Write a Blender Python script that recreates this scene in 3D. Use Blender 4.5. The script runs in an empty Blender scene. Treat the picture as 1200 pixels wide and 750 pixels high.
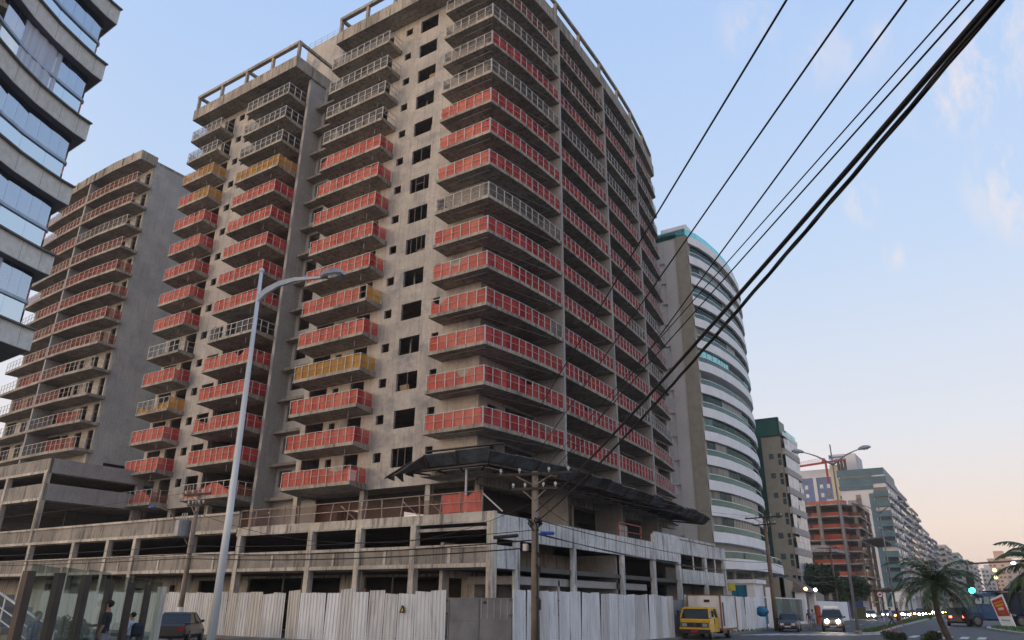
import bpy, bmesh, math, random
from mathutils import Vector, Matrix, noise as mnoise
R = math.radians
random.seed(7)
SC = bpy.context.scene
COL = SC.collection

# ------------------------------------------------------------------ helpers
class MB:
    """collects shapes; build() links them as one mesh object"""
    def __init__(s): s.v = []; s.f = []; s.m = []; s.cm = 0
    def quad(s, *p):
        n = len(s.v); s.v += [tuple(q) for q in p]; s.f.append(tuple(range(n, n+len(p)))); s.m.append(s.cm); return s
    def box(s, x0, y0, z0, x1, y1, z1):
        return s.prism([(x0, y0), (x1, y0), (x1, y1), (x0, y1)], z0, z1)
    def prism(s, poly, z0, z1, caps=True):
        n = len(s.v); k = len(poly)
        s.v += [(x, y, z0) for x, y in poly] + [(x, y, z1) for x, y in poly]
        fs = [(n+i, n+(i+1) % k, n+k+(i+1) % k, n+k+i) for i in range(k)]
        if caps: fs += [tuple(n+k-1-i for i in range(k)), tuple(n+k+i for i in range(k))]
        s.f += fs; s.m += [s.cm]*len(fs); return s
    def hexa(s, b, t):
        n = len(s.v); s.v += [tuple(q) for q in b] + [tuple(q) for q in t]
        fs = [(n+3, n+2, n+1, n), (n+4, n+5, n+6, n+7)] + [(n+i, n+(i+1) % 4, n+4+(i+1) % 4, n+4+i) for i in range(4)]
        s.f += fs; s.m += [s.cm]*6; return s
    def bar(s, a, b, w, h, up=(0, 0, 1)):
        a = Vector(a); b = Vector(b); d = b-a
        if d.length < 1e-6: return s
        d.normalize(); up = Vector(up)
        if abs(d.dot(up)) > .98: up = Vector((1, 0, 0))
        sd = d.cross(up).normalized(); u = sd.cross(d)
        c = [sd*(-w/2)+u*(-h/2), sd*(w/2)+u*(-h/2), sd*(w/2)+u*(h/2), sd*(-w/2)+u*(h/2)]
        return s.hexa([a+q for q in c], [b+q for q in c])
    def tube(s, pts, r, seg=8, caps=True):
        pts = [Vector(p) for p in pts]; k = len(pts)
        rs = r if isinstance(r, (list, tuple)) else [r]*k
        n = len(s.v); prev = None
        for i, p in enumerate(pts):
            d = (pts[min(i+1, k-1)]-pts[max(i-1, 0)]).normalized()
            if prev is None:
                a = Vector((0, 0, 1)) if abs(d.z) < .9 else Vector((1, 0, 0))
                sd = d.cross(a).normalized()
            else:
                sd = (prev-d*prev.dot(d)).normalized()
            prev = sd; u = d.cross(sd)
            for j in range(seg):
                t = 2*math.pi*j/seg
                s.v.append(tuple(p+sd*(math.cos(t)*rs[i])+u*(math.sin(t)*rs[i])))
        fs = [(n+i*seg+j, n+i*seg+(j+1) % seg, n+(i+1)*seg+(j+1) % seg, n+(i+1)*seg+j) for i in range(k-1) for j in range(seg)]
        if caps: fs += [tuple(n+seg-1-j for j in range(seg)), tuple(n+(k-1)*seg+j for j in range(seg))]
        s.f += fs; s.m += [s.cm]*len(fs); return s
    def ball(s, c, r, seg=10, rings=6, sc=(1, 1, 1)):
        n = len(s.v)
        for i in range(rings+1):
            a = math.pi*i/rings-math.pi/2
            for j in range(seg):
                t = 2*math.pi*j/seg
                s.v.append((c[0]+r*sc[0]*math.cos(a)*math.cos(t), c[1]+r*sc[1]*math.cos(a)*math.sin(t), c[2]+r*sc[2]*math.sin(a)))
        fs = [(n+i*seg+j, n+i*seg+(j+1) % seg, n+(i+1)*seg+(j+1) % seg, n+(i+1)*seg+j) for i in range(rings) for j in range(seg)]
        s.f += fs; s.m += [s.cm]*len(fs); return s
    def loft(s, secs, caps=True):
        n = len(s.v); k = len(secs[0])
        for q in secs: s.v += [tuple(p) for p in q]
        fs = [(n+i*k+j, n+i*k+(j+1) % k, n+(i+1)*k+(j+1) % k, n+(i+1)*k+j) for i in range(len(secs)-1) for j in range(k)]
        if caps: fs += [tuple(n+k-1-j for j in range(k)), tuple(n+(len(secs)-1)*k+j for j in range(k))]
        s.f += fs; s.m += [s.cm]*len(fs); return s
    def build(s, name, mats, parent=None, smooth=False, bevel=0):
        off = parent_loc(parent)
        me = bpy.data.meshes.new(name)
        me.from_pydata([(x-off[0], y-off[1], z-off[2]) for x, y, z in s.v], [], s.f)
        ms = mats if isinstance(mats, (list, tuple)) else [mats]
        for m in ms: me.materials.append(m)
        if len(ms) > 1: me.polygons.foreach_set('material_index', s.m)
        bm = bmesh.new(); bm.from_mesh(me); bmesh.ops.recalc_face_normals(bm, faces=bm.faces)
        if bevel: bmesh.ops.bevel(bm, geom=list(bm.edges), offset=bevel, segments=2, affect='EDGES')
        bm.to_mesh(me); bm.free()
        if smooth: me.polygons.foreach_set('use_smooth', [True]*len(me.polygons))
        me.update()
        o = bpy.data.objects.new(name, me); COL.objects.link(o)
        if parent is not None: o.parent = parent
        return o
def parent_loc(p):
    o = Vector((0, 0, 0))
    while p is not None: o += p.location; p = p.parent
    return o
def tag(o, label=None, cat=None, group=None, kind=None):
    for k, v in (('label', label), ('category', cat), ('group', group), ('kind', kind)):
        if v: o[k] = v
    return o
def thing(name, label, cat, loc=(0, 0, 0), group=None):
    o = bpy.data.objects.new(name, None); COL.objects.link(o); o.location = loc; o.empty_display_size = .2
    return tag(o, label, cat, group)
def copy_tree(o, parent=None):
    c = o.copy(); COL.objects.link(c); c.parent = parent
    for ch in list(o.children): copy_tree(ch, c)
    return c

# ------------------------------------------------------------------ materials
def nt(m):
    m.use_nodes = True; t = m.node_tree; t.nodes.clear(); return t
def N(t, typ, **kw):
    n = t.nodes.new(typ)
    for k, v in kw.items():
        if k == 'inp':
            for kk, vv in v.items():
                if isinstance(vv, bpy.types.NodeSocket): t.links.new(vv, n.inputs[kk])
                else: n.inputs[kk].default_value = vv
        else: setattr(n, k, v)
    return n
def c4(c): return (c[0], c[1], c[2], 1)
def mixc(t, fac, a, b):
    n = N(t, 'ShaderNodeMix', data_type='RGBA')
    for s, v in ((n.inputs[0], fac), (n.inputs[6], a), (n.inputs[7], b)):
        if isinstance(v, bpy.types.NodeSocket): t.links.new(v, s)
        else: s.default_value = v if isinstance(v, (int, float)) else c4(v)
    return n.outputs[2]
def ramp(t, fac, a, b):
    n = N(t, 'ShaderNodeMapRange', inp={'Value': fac, 'From Min': a, 'From Max': b}); n.clamp = True
    return n.outputs[0]
def pos(t, scale=(1, 1, 1)):
    g = N(t, 'ShaderNodeNewGeometry')
    return N(t, 'ShaderNodeMapping', inp={'Vector': g.outputs['Position'], 'Scale': scale}).outputs[0]
def nz(t, vec, scale, detail=4, rough=.55):
    return N(t, 'ShaderNodeTexNoise', inp={'Vector': vec, 'Scale': scale, 'Detail': detail, 'Roughness': rough}).outputs['Fac']
def finish(t, col, rough=.8, metal=0, bump=None, bstr=.3, bdist=.02, spec=.3, extra=None):
    b = N(t, 'ShaderNodeBsdfPrincipled', inp={'Roughness': rough, 'Metallic': metal, 'Specular IOR Level': spec})
    if isinstance(col, bpy.types.NodeSocket): t.links.new(col, b.inputs['Base Color'])
    else: b.inputs['Base Color'].default_value = c4(col)
    if bump is not None:
        bn = N(t, 'ShaderNodeBump', inp={'Height': bump, 'Strength': bstr, 'Distance': bdist})
        t.links.new(bn.outputs[0], b.inputs['Normal'])
    if extra:
        for k, v in extra.items(): b.inputs[k].default_value = v
    o = N(t, 'ShaderNodeOutputMaterial', inp={'Surface': b.outputs[0]})
    return b
def plain(name, c1, c2=None, scale=1.5, rough=.7, metal=0, spec=.3, stretch=(1, 1, 1), bstr=.15):
    m = bpy.data.materials.new(name); t = nt(m)
    if c2 is None: c2 = tuple(x*.8 for x in c1)
    n = nz(t, pos(t, stretch), scale)
    f = ramp(t, n, .35, .65)
    finish(t, mixc(t, f, c1, c2), rough, metal, bump=n, bstr=bstr, spec=spec)
    return m
def concrete(name, c1, c2, patch=None, pamt=.5, drip=0, dripc=(.05, .045, .04), boards=0, lines=0):
    m = bpy.data.materials.new(name); t = nt(m)
    p = pos(t)
    big = nz(t, p, .35, 5, .6); fine = nz(t, p, 5, 5, .65)
    col = mixc(t, ramp(t, big, .36, .64), c1, c2)
    if patch:
        pn = nz(t, pos(t, (1.0, 1.0, 1.1)), .4, 4, .6)
        col = mixc(t, N(t, 'ShaderNodeMath', operation='MULTIPLY', inp={0: ramp(t, pn, .5, .7), 1: pamt}).outputs[0], col, patch)
    if drip:
        dn = nz(t, pos(t, (2.2, 2.2, .22)), 1.6, 4, .6)
        col = mixc(t, N(t, 'ShaderNodeMath', operation='MULTIPLY', inp={0: ramp(t, dn, .5, .68), 1: drip}).outputs[0], col, dripc)
    if lines:
        sx = N(t, 'ShaderNodeSeparateXYZ', inp={0: p})
        w = N(t, 'ShaderNodeMath', operation='PINGPONG', inp={0: sx.outputs[2], 1: lines/2})
        near = N(t, 'ShaderNodeMath', operation='LESS_THAN', inp={0: w.outputs[0], 1: .035}).outputs[0]
        br = N(t, 'ShaderNodeMath', operation='MULTIPLY', inp={0: near, 1: ramp(t, fine, .4, .7)}).outputs[0]
        col = mixc(t, N(t, 'ShaderNodeMath', operation='MULTIPLY', inp={0: br, 1: .55}).outputs[0], col, tuple(x*.55 for x in c2))
    if boards:
        bk = N(t, 'ShaderNodeTexBrick', inp={'Vector': p, 'Scale': boards, 'Mortar Size': .012, 'Color1': c4((.9,)*3), 'Color2': c4((.62,)*3), 'Mortar': c4((.4,)*3)})
        mm = N(t, 'ShaderNodeMix', data_type='RGBA', blend_type='MULTIPLY'); mm.inputs[0].default_value = .7
        t.links.new(col, mm.inputs[6]); t.links.new(bk.outputs['Color'], mm.inputs[7]); col = mm.outputs[2]
    g = mixc(t, ramp(t, fine, .3, .72), (.86, .86, .86), (1.12, 1.12, 1.12))
    mm = N(t, 'ShaderNodeMix', data_type='RGBA', blend_type='MULTIPLY'); mm.inputs[0].default_value = 1
    t.links.new(col, mm.inputs[6]); t.links.new(g, mm.inputs[7])
    finish(t, mm.outputs[2], .9, bump=fine, bstr=.35, bdist=.02, spec=.2)
    return m
def net(name, c1, c2, alpha=.12, wid=.8):
    m = bpy.data.materials.new(name); t = nt(m)
    p = pos(t)
    sn = N(t, 'ShaderNodeVectorMath', operation='SNAP', inp={0: p, 1: (wid, wid, 2.9)}).outputs[0]
    wn = N(t, 'ShaderNodeTexWhiteNoise', inp={0: sn}).outputs['Value']
    fold = nz(t, pos(t, (1, 1, .35)), 4, 3, .6)
    f = N(t, 'ShaderNodeMath', operation='ADD', inp={0: N(t, 'ShaderNodeMath', operation='MULTIPLY', inp={0: wn, 1: .7}).outputs[0], 1: N(t, 'ShaderNodeMath', operation='MULTIPLY', inp={0: ramp(t, fold, .35, .7), 1: .5}).outputs[0]}).outputs[0]
    col = mixc(t, f, c1, c2)
    d = N(t, 'ShaderNodeBsdfDiffuse', inp={'Color': col}); tr = N(t, 'ShaderNodeBsdfTranslucent', inp={'Color': col})
    a = N(t, 'ShaderNodeMixShader', inp={0: .38, 1: d.outputs[0], 2: tr.outputs[0]})
    tp = N(t, 'ShaderNodeBsdfTransparent')
    b = N(t, 'ShaderNodeMixShader', inp={0: alpha, 1: a.outputs[0], 2: tp.outputs[0]})
    N(t, 'ShaderNodeOutputMaterial', inp={'Surface': b.outputs[0]})
    return m
def glass(name, tint, refl=.35, rough=.02, gloss=(1, 1, 1), gmax=None):
    m = bpy.data.materials.new(name); t = nt(m)
    lw = N(t, 'ShaderNodeLayerWeight', inp={'Blend': .35})
    fac = N(t, 'ShaderNodeMapRange', inp={'Value': lw.outputs['Fresnel'], 'From Min': 0, 'From Max': 1, 'To Min': refl, 'To Max': gmax or min(1, refl+.5)}).outputs[0]
    g = N(t, 'ShaderNodeBsdfGlossy', inp={'Roughness': rough, 'Color': c4(gloss)}); tp = N(t, 'ShaderNodeBsdfTransparent', inp={'Color': c4(tint)})
    b = N(t, 'ShaderNodeMixShader', inp={0: fac, 1: tp.outputs[0], 2: g.outputs[0]})
    N(t, 'ShaderNodeOutputMaterial', inp={'Surface': b.outputs[0]})
    return m
def emit(name, c, s):
    m = bpy.data.materials.new(name); t = nt(m)
    e = N(t, 'ShaderNodeEmission', inp={'Color': c4(c), 'Strength': s})
    N(t, 'ShaderNodeOutputMaterial', inp={'Surface': e.outputs[0]}); return m

CW = concrete('concrete_plaster', (.44, .40, .355), (.34, .315, .285), (.19, .195, .205), 1.0, drip=.4, dripc=(.17, .155, .145), lines=2.9)
CG = concrete('concrete_grey', (.37, .36, .345), (.29, .285, .28), (.25, .25, .25), .5, drip=.25, dripc=(.12, .12, .12), lines=2.9)
CS = concrete('concrete_slab', (.46, .41, .345), (.31, .275, .23), (.19, .165, .14), .6, drip=.75, dripc=(.11, .10, .09), boards=.45)
CP = concrete('concrete_podium', (.49, .455, .41), (.33, .305, .275), (.2, .185, .165), .6, drip=.8, dripc=(.06, .055, .05))
CPW = concrete('concrete_whitewashed', (.64, .64, .63), (.47, .47, .46), (.25, .25, .25), .5, drip=.8, dripc=(.07, .07, .07))
CPB = concrete('concrete_infill', (.31, .28, .245), (.22, .2, .175), (.15, .14, .13), .7, drip=.75, dripc=(.06, .055, .05))
CPL = concrete('concrete_edge', (.56, .51, .44), (.4, .36, .31), (.2, .18, .155), .5, drip=.75, dripc=(.07, .06, .05))
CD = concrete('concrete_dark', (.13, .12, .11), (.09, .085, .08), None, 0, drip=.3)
RAIL = plain('rail_weathered', (.56, .53, .49), (.42, .38, .34), 3, .7)
BOARD = plain('shuttering_board', (.3, .2, .12), (.2, .13, .08), 2, .8)
MIDR = plain('rail_mid', (.46, .39, .34), (.3, .24, .2), 3, .8)
RAILW = plain('rail_grey', (.5, .51, .52), (.38, .38, .38), 3, .6)
NRED_SHADE = net('net_red', (.66, .105, .1), (.36, .045, .052), .14)  # shaded copy of the red net, for the sides facing the street
NRED_LIT = net('net_red_lit', (.8, .235, .175), (.56, .115, .09), .12)  # same red net, with the brighter light on the front put into its colour
NFAD = net('net_faded', (.42, .125, .095), (.27, .07, .06), .2, .95)
NYEL = net('net_yellow', (.62, .36, .09), (.45, .22, .06), .1)
NGRY = net('net_grey', (.25, .24, .225), (.16, .15, .14), .45)
NBRN = net('net_rust', (.36, .15, .1), (.24, .09, .065), .35)
WINF = plain('window_bar', (.12, .11, .10), None, 3, .6)
DARKG = plain('dark_glass', (.03, .035, .04), (.02, .022, .025), .6, .12, 0, .6, bstr=0)
def sheetmat(name, c1, c2, rust=.35):
    m = bpy.data.materials.new(name); t = nt(m); p = pos(t)
    a = nz(t, pos(t, (1.6, 1.6, .5)), 1.1, 4); f = nz(t, p, 7, 4); d = nz(t, pos(t, (5, 5, .35)), 1.3, 4, .65); r = nz(t, pos(t, (3, 3, 1.2)), 2.4, 5, .7)
    sn = N(t, 'ShaderNodeVectorMath', operation='SNAP', inp={0: p, 1: (1.1, 1.1, 90)}).outputs[0]
    wn = N(t, 'ShaderNodeTexWhiteNoise', inp={0: sn}).outputs['Value']
    col = mixc(t, ramp(t, a, .35, .68), c1, c2)
    col = mixc(t, N(t, 'ShaderNodeMath', operation='MULTIPLY', inp={0: wn, 1: .25}).outputs[0], col, tuple(x*.62 for x in c2))
    col = mixc(t, N(t, 'ShaderNodeMath', operation='MULTIPLY', inp={0: ramp(t, d, .55, .72), 1: .55}).outputs[0], col, (.13, .12, .11))
    col = mixc(t, N(t, 'ShaderNodeMath', operation='MULTIPLY', inp={0: ramp(t, r, .62, .74), 1: rust}).outputs[0], col, (.16, .08, .045))
    finish(t, col, .6, .05, bump=f, bstr=.15)
    return m
STEEL = plain('galvanised_steel', (.5, .52, .54), (.4, .42, .44), 2, .45, .5)
LAMPW = plain('pole_paint', (.62, .66, .7), (.5, .53, .56), 1.2, .5, .1, stretch=(1, 1, .3))
BLACK = plain('black_rubber', (.02, .02, .02), None, 3, .6)
WIRE = plain('cable_black', (.012, .012, .013), None, 3, .5)

PUFFS = [((0.0761, 0.8309, 0.5512), (0.075, 0.06), 0.6), ((0.0983, 0.8913, 0.4426), (0.05, 0.07), 0.8), ((-0.0567, 0.8834, 0.4652), (0.022, 0.035), 0.75), ((-0.0389, 0.9155, 0.4005), (0.012, 0.025), 0.6), ((-0.133, 0.7379, 0.6617), (0.05, 0.03), 0.3), ((0.1122, 0.8008, 0.5884), (0.07, 0.04), 0.45), ((-0.0453, 0.7858, 0.6169), (0.07, 0.035), 0.3), ((-0.0028, 0.7842, 0.6205), (0.02, 0.02), 0.3)]
# ------------------------------------------------------------------ camera, world, light
cam = bpy.data.cameras.new('camera'); co = bpy.data.objects.new('camera', cam); COL.objects.link(co)
pt, ro, az = R(21.385), R(-.5923), R(32.897)
fw0 = Vector((-math.sin(az), math.cos(az), 0)); rt0 = Vector((math.cos(az), math.sin(az), 0)); up0 = Vector((0, 0, 1))
fw = fw0*math.cos(pt)+up0*math.sin(pt); up = -fw0*math.sin(pt)+up0*math.cos(pt)
cr = rt0*math.cos(ro)-up*math.sin(ro); cu = rt0*math.sin(ro)+up*math.cos(ro)
mw = Matrix((cr, cu, -fw)).transposed().to_4x4(); mw.translation = (0, 0, 2.0)
co.matrix_world = mw
cam.sensor_width = 36; cam.lens = 846.58*36/1200; cam.clip_end = 8000; cam.clip_start = .1
SC.camera = co
W = bpy.data.worlds.new('World'); SC.world = W; W.use_nodes = True
t = W.node_tree; t.nodes.clear()
SUN_EL, SUN_AZ = R(5), R(207)          # direction to the sun, azimuth clockwise from +Y
sky = N(t, 'ShaderNodeTexSky', sky_type='NISHITA'); sky.sun_disc = False; sky.sun_elevation = SUN_EL; sky.sun_rotation = SUN_AZ
sky.air_density = 1.0; sky.dust_density = .6; sky.ozone_density = 2.0
tc = N(t, 'ShaderNodeTexCoord'); sp = N(t, 'ShaderNodeSeparateXYZ', inp={0: tc.outputs['Generated']})
zz = sp.outputs[2]
# dusk colours by height above the horizon (world direction): pink belt low, pale blue, deeper blue high up
cr_ = N(t, 'ShaderNodeValToRGB', inp={0: zz}); e = cr_.color_ramp
E_STOPS = [(0.0, (.80, .56, .48)), (.09, (.84, .665, .575)), (.20, (.71, .70, .735)), (.42, (.52, .635, .82)), (.71, (.40, .555, .84)), (1.0, (.33, .48, .8))]
e.elements[0].position = 0; e.elements[0].color = c4(E_STOPS[0][1])
e.elements[1].position = 1; e.elements[1].color = c4(E_STOPS[-1][1])
for p_, c_ in E_STOPS[1:-1]:
    q = e.elements.new(p_); q.color = c4(c_)
skys = N(t, 'ShaderNodeMix', data_type='RGBA', blend_type='MULTIPLY'); skys.inputs[0].default_value = 1
t.links.new(sky.outputs[0], skys.inputs[6]); skys.inputs[7].default_value = (1.0, 1.0, 1.0, 1)
mixs = mixc(t, .72, skys.outputs[2], N(t, 'ShaderNodeVectorMath', operation='SCALE', inp={0: cr_.outputs[0], 'Scale': 13.6}).outputs[0])
# small warm-lit clouds standing at fixed directions in the sky
cn = nz(t, N(t, 'ShaderNodeMapping', inp={'Vector': tc.outputs['Generated'], 'Scale': (1.4, .8, .45), 'Rotation': (.35, .25, .3)}).outputs[0], 19, 8, .7)
tot = None
for (cx_, cy_, cz_), (rx, rz), am in PUFFS:
    dv = N(t, 'ShaderNodeVectorMath', operation='SUBTRACT', inp={0: tc.outputs['Generated'], 1: (cx_, cy_, cz_)}).outputs[0]
    dv = N(t, 'ShaderNodeVectorMath', operation='DIVIDE', inp={0: dv, 1: (rx, rx, rz)}).outputs[0]
    ln = N(t, 'ShaderNodeVectorMath', operation='LENGTH', inp={0: dv}).outputs['Value']
    f = N(t, 'ShaderNodeMath', operation='MULTIPLY', inp={0: ramp(t, ln, 1.25, .1), 1: am}).outputs[0]
    tot = f if tot is None else N(t, 'ShaderNodeMath', operation='MAXIMUM', inp={0: tot, 1: f}).outputs[0]
CLOUD = N(t, 'ShaderNodeMath', operation='MULTIPLY', inp={0: tot, 1: ramp(t, cn, .43, .6)}).outputs[0]
fin = mixc(t, CLOUD, mixs, (9.6, 8.0, 7.3))
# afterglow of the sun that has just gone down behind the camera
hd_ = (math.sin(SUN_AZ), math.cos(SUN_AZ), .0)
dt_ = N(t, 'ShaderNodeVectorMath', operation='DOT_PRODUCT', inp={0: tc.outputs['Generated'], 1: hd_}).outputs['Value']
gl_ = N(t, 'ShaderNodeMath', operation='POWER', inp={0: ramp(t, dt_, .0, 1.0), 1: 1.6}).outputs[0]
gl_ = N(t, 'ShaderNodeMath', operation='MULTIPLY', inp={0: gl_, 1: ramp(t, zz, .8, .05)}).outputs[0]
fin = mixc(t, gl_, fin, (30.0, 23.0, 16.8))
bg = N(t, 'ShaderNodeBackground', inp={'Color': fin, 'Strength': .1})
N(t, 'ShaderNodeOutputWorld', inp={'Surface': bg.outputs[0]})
sl = bpy.data.lights.new('sun', 'SUN'); sl.energy = .55; sl.angle = R(26); sl.color = (1.0, .8, .6)
so = bpy.data.objects.new('sun', sl); COL.objects.link(so)
sdir = Vector((math.sin(SUN_AZ)*math.cos(R(9)), math.cos(SUN_AZ)*math.cos(R(9)), math.sin(R(9))))
so.rotation_euler = sdir.to_track_quat('Z', 'Y').to_euler(); so.location = (0, -20, 60)
SC.view_settings.view_transform = 'Standard'; SC.view_settings.look = 'None'; SC.view_settings.exposure = 0.13; SC.view_settings.gamma = 1
SC.cycles.max_bounces = 6; SC.cycles.transparent_max_bounces = 12; SC.cycles.use_denoising = True
SC.cycles.sample_clamp_indirect = 4

# ------------------------------------------------------------------ construction helpers
def wall(mb, P, u0, u1, v0, v1, holes, th=.2):
    """wall with real openings; P(u, v, d) maps into the world, d runs inwards"""
    us = sorted({u0, u1, *[h[i] for h in holes for i in (0, 2) if u0 < h[i] < u1]})
    vs = sorted({v0, v1, *[h[i] for h in holes for i in (1, 3) if v0 < h[i] < v1]})
    ins = lambda u, v: any(h[0] < u < h[2] and h[1] < v < h[3] for h in holes)
    for j in range(len(vs)-1):
        i = 0
        while i < len(us)-1:
            vm = (vs[j]+vs[j+1])/2
            if ins((us[i]+us[i+1])/2, vm): i += 1; continue
            k = i
            while k+1 < len(us)-1 and not ins((us[k+1]+us[k+2])/2, vm): k += 1
            for d in (0, th):
                mb.quad(P(us[i], vs[j], d), P(us[k+1], vs[j], d), P(us[k+1], vs[j+1], d), P(us[i], vs[j+1], d))
            i = k+1
    for h in list(holes)+[(u0, v0, u1, v1)]:
        a, b, c, d = max(h[0], u0), max(h[1], v0), min(h[2], u1), min(h[3], v1)
        for (p, q), (r, s) in (((a, b), (c, b)), ((c, b), (c, d)), ((c, d), (a, d)), ((a, d), (a, b))):
            mb.quad(P(p, q, 0), P(r, s, 0), P(r, s, th), P(p, q, th))
def walk(path, step):
    """points along a polyline at about equal steps; every corner is kept"""
    out = [Vector((*path[0], 0))]
    for a, b in zip(path, path[1:]):
        a = Vector((*a, 0)); b = Vector((*b, 0)); n = max(1, round((b-a).length/step))
        out += [a.lerp(b, i/n) for i in range(1, n+1)]
    return out
def railing(path, z, parent, mat=RAIL, h=1.13, step=.8, name='railing', jit=.012, w=.055, skip=(), mid=None):
    mb = MB(); pts = walk(path, step)
    for i, p in enumerate(pts):
        if i in skip: continue
        j = random.uniform(-jit, jit)
        mb.bar((p.x, p.y, z-.06), (p.x+j, p.y+j, z+h+random.uniform(.0, .05)), w*.9, w*.9)
    for a, b in zip(path, path[1:]):
        for dz in (h, h*.52):
            k = random.uniform(-.01, .01); mb.cm = 0 if dz == h else 1
            mb.bar((*a, z+dz), (*b, z+dz+k), w*.6, w*(.75 if dz == h else .55))
    return mb.build(name, [mat, mid or MIDR], parent)
def netting(path, z, parent, mat, h=1.1, step=.27, torn=None, name='safety_net', off=.0):
    """hanging net with folds; torn(s) gives the height fraction left at position s (0..1)"""
    pts = walk(path, step); mb = MB(); n = len(pts); cols = []
    sd = random.random()*50
    if torn is None and random.random() < .3:      # a slack stretch
        c0, w0, d0 = random.random(), random.uniform(.04, .12), random.uniform(.15, .55)
        torn = lambda s: 1-d0*max(0, 1-abs(s-c0)/w0)**.6
    for i, p in enumerate(pts):
        d = (pts[min(i+1, n-1)]-pts[max(i-1, 0)]).normalized(); nr = Vector((d.y, -d.x, 0))
        s = i/max(1, n-1)
        hi = 1.0 if torn is None else torn(s)
        col = []
        for k in range(4):
            f = k/3
            q = mnoise.noise(Vector((p.x*1.7+sd, p.y*1.7, f*1.2+z)))
            bulge = (.05 if torn is None else .22*(1-hi)+.05)*q
            lowz = .03 if torn is None else .03-.35*(1-hi)*abs(q)
            zz_ = z+lowz+(h*hi-lowz)*f+.02*q
            col.append((p.x+nr.x*(bulge+off), p.y+nr.y*(bulge+off), zz_))
        cols.append(col)
    for a, b in zip(cols, cols[1:]):
        for k in range(3): mb.quad(a[k], b[k], b[k+1], a[k+1])
    return mb.build(name, mat, parent)

# ------------------------------------------------------------------ the unfinished tower
S = lambda k: 10.17+2.9*k
ROOF0, ROOF1 = 53.72, 55.12
CURVE = [(-27, 38.4), (-26.45, 42), (-26.2, 45.3), (-26.1, 48.1), (-26.15, 53), (-26.25, 58), (-26.5, 63), (-26.85, 67.5), (-27.5, 72.5), (-28.35, 77.4)]
BAYS = [CURVE[0:4], CURVE[3:6], CURVE[5:8], CURVE[7:10]]
tower = thing('unfinished_tower', 'huge raw concrete high-rise under construction with red safety nets on its balconies', 'building', (-40, 40, 0))
Py = lambda y: (lambda u, v, d: (u, y+d, v))
Px = lambda x: (lambda u, v, d: (x-d, u, v))
# front wall of the centre block
hol = []
for k in range(15):
    s = S(k)
    hol += [(-36.48, s+.98, -34.42, s+2.38), (-38.3, s+1.5, -37.52, s+2.22), (-33.25, s+1.5, -32.58, s+2.22),
            (-46.1, s+.02, -44.03, s+2.38), (-43.36, s+1.5, -42.7, s+2.2), (-41.34, s+.02, -39.87, s+2.34)]
mb = MB(); wall(mb, Py(40.1), -46.7, -28.7, 9.72, ROOF0, hol, .2); mb.build('front_wall', CW, tower)
for k, bars in ((0, (-35.9, -35.2)), (2, (-35.45,)), (6, (-36.0, -35.4, -34.9)), (7, (-35.8, -35.1)), (8, (-35.9, -35.0)), (9, (-35.5,))):
    s = S(k); mb = MB()
    for x in bars: mb.bar((x, 40.2, s+.98), (x, 40.2, s+2.38), .06, .05)
    if k == 8: mb.bar((-35.9, 40.2, s+1.78), (-35.0, 40.2, s+1.78), .05, .05)
    mb.build('window', WINF, tower)
for k, xs, tilt in ((3, (-36.1, -35.0), .0), (4, (-35.2,), .3), (5, (-36.0, -34.8), -.2), (10, (-35.5,), .25), (11, (-36.1, -34.9), .1), (13, (-35.0,), 0), (12, (-35.9,), .2)):
    for x in xs: mb = MB(); mb.bar((x, 41.0, S(k)), (x+tilt, 41.1, S(k)+2.62), .09, .09); mb.build('prop', RAIL, tower)
for k, x, w, h in ((2, -36.3, .9, 1.5), (6, -35.4, 1.0, 1.3), (9, -36.2, 1.4, 1.25), (12, -35.3, .8, 1.6)):
    mb = MB(); mb.hexa([(x, 40.6, S(k)), (x+w, 40.6, S(k)), (x+w, 40.65, S(k)), (x, 40.65, S(k))], [(x, 40.32, S(k)+h), (x+w, 40.32, S(k)+h), (x+w, 40.37, S(k)+h), (x, 40.37, S(k)+h)]); mb.build('leaning_board', BOARD, tower)
# wing wall
hol = []
for k in range(15):
    s = S(k)
    hol += [(-68.3, s+.02, -66.2, s+2.3), (-65.4, s+.02, -63.65, s+2.3), (-62.85, s+1.45, -61.95, s+2.2), (-61.3, s+.9, -59.5, s+2.3)]
mb = MB(); wall(mb, Py(40.1), -68.8, -58.9, 9.72, ROOF0, hol, .2); mb.build('wing_wall', CW, tower)
# side walls facing the street, recess between wing and centre block
mb = MB(); mb.box(-52.35, 40.62, 6.4, -52.0, 42.6, ROOF0); mb.build('side_wall', CG, tower)
mb = MB(); wall(mb, Py(42.6), -52.3, -46.7, 6.4, ROOF0, [(-51.6, S(k)+.95, -50.1, S(k)+2.35) for k in range(15)], .2); mb.build('recess_wall', CG, tower)
mb = MB(); mb.box(-46.88, 40.3, 9.72, -46.7, 42.6, ROOF0); mb.build('side_wall', CW, tower)
for k in range(15):
    mb = MB(); mb.box(-52.0, 41.65, S(k)-.3, -46.9, 42.6, S(k)-.06); mb.build('ledge', CS, tower)
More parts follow.
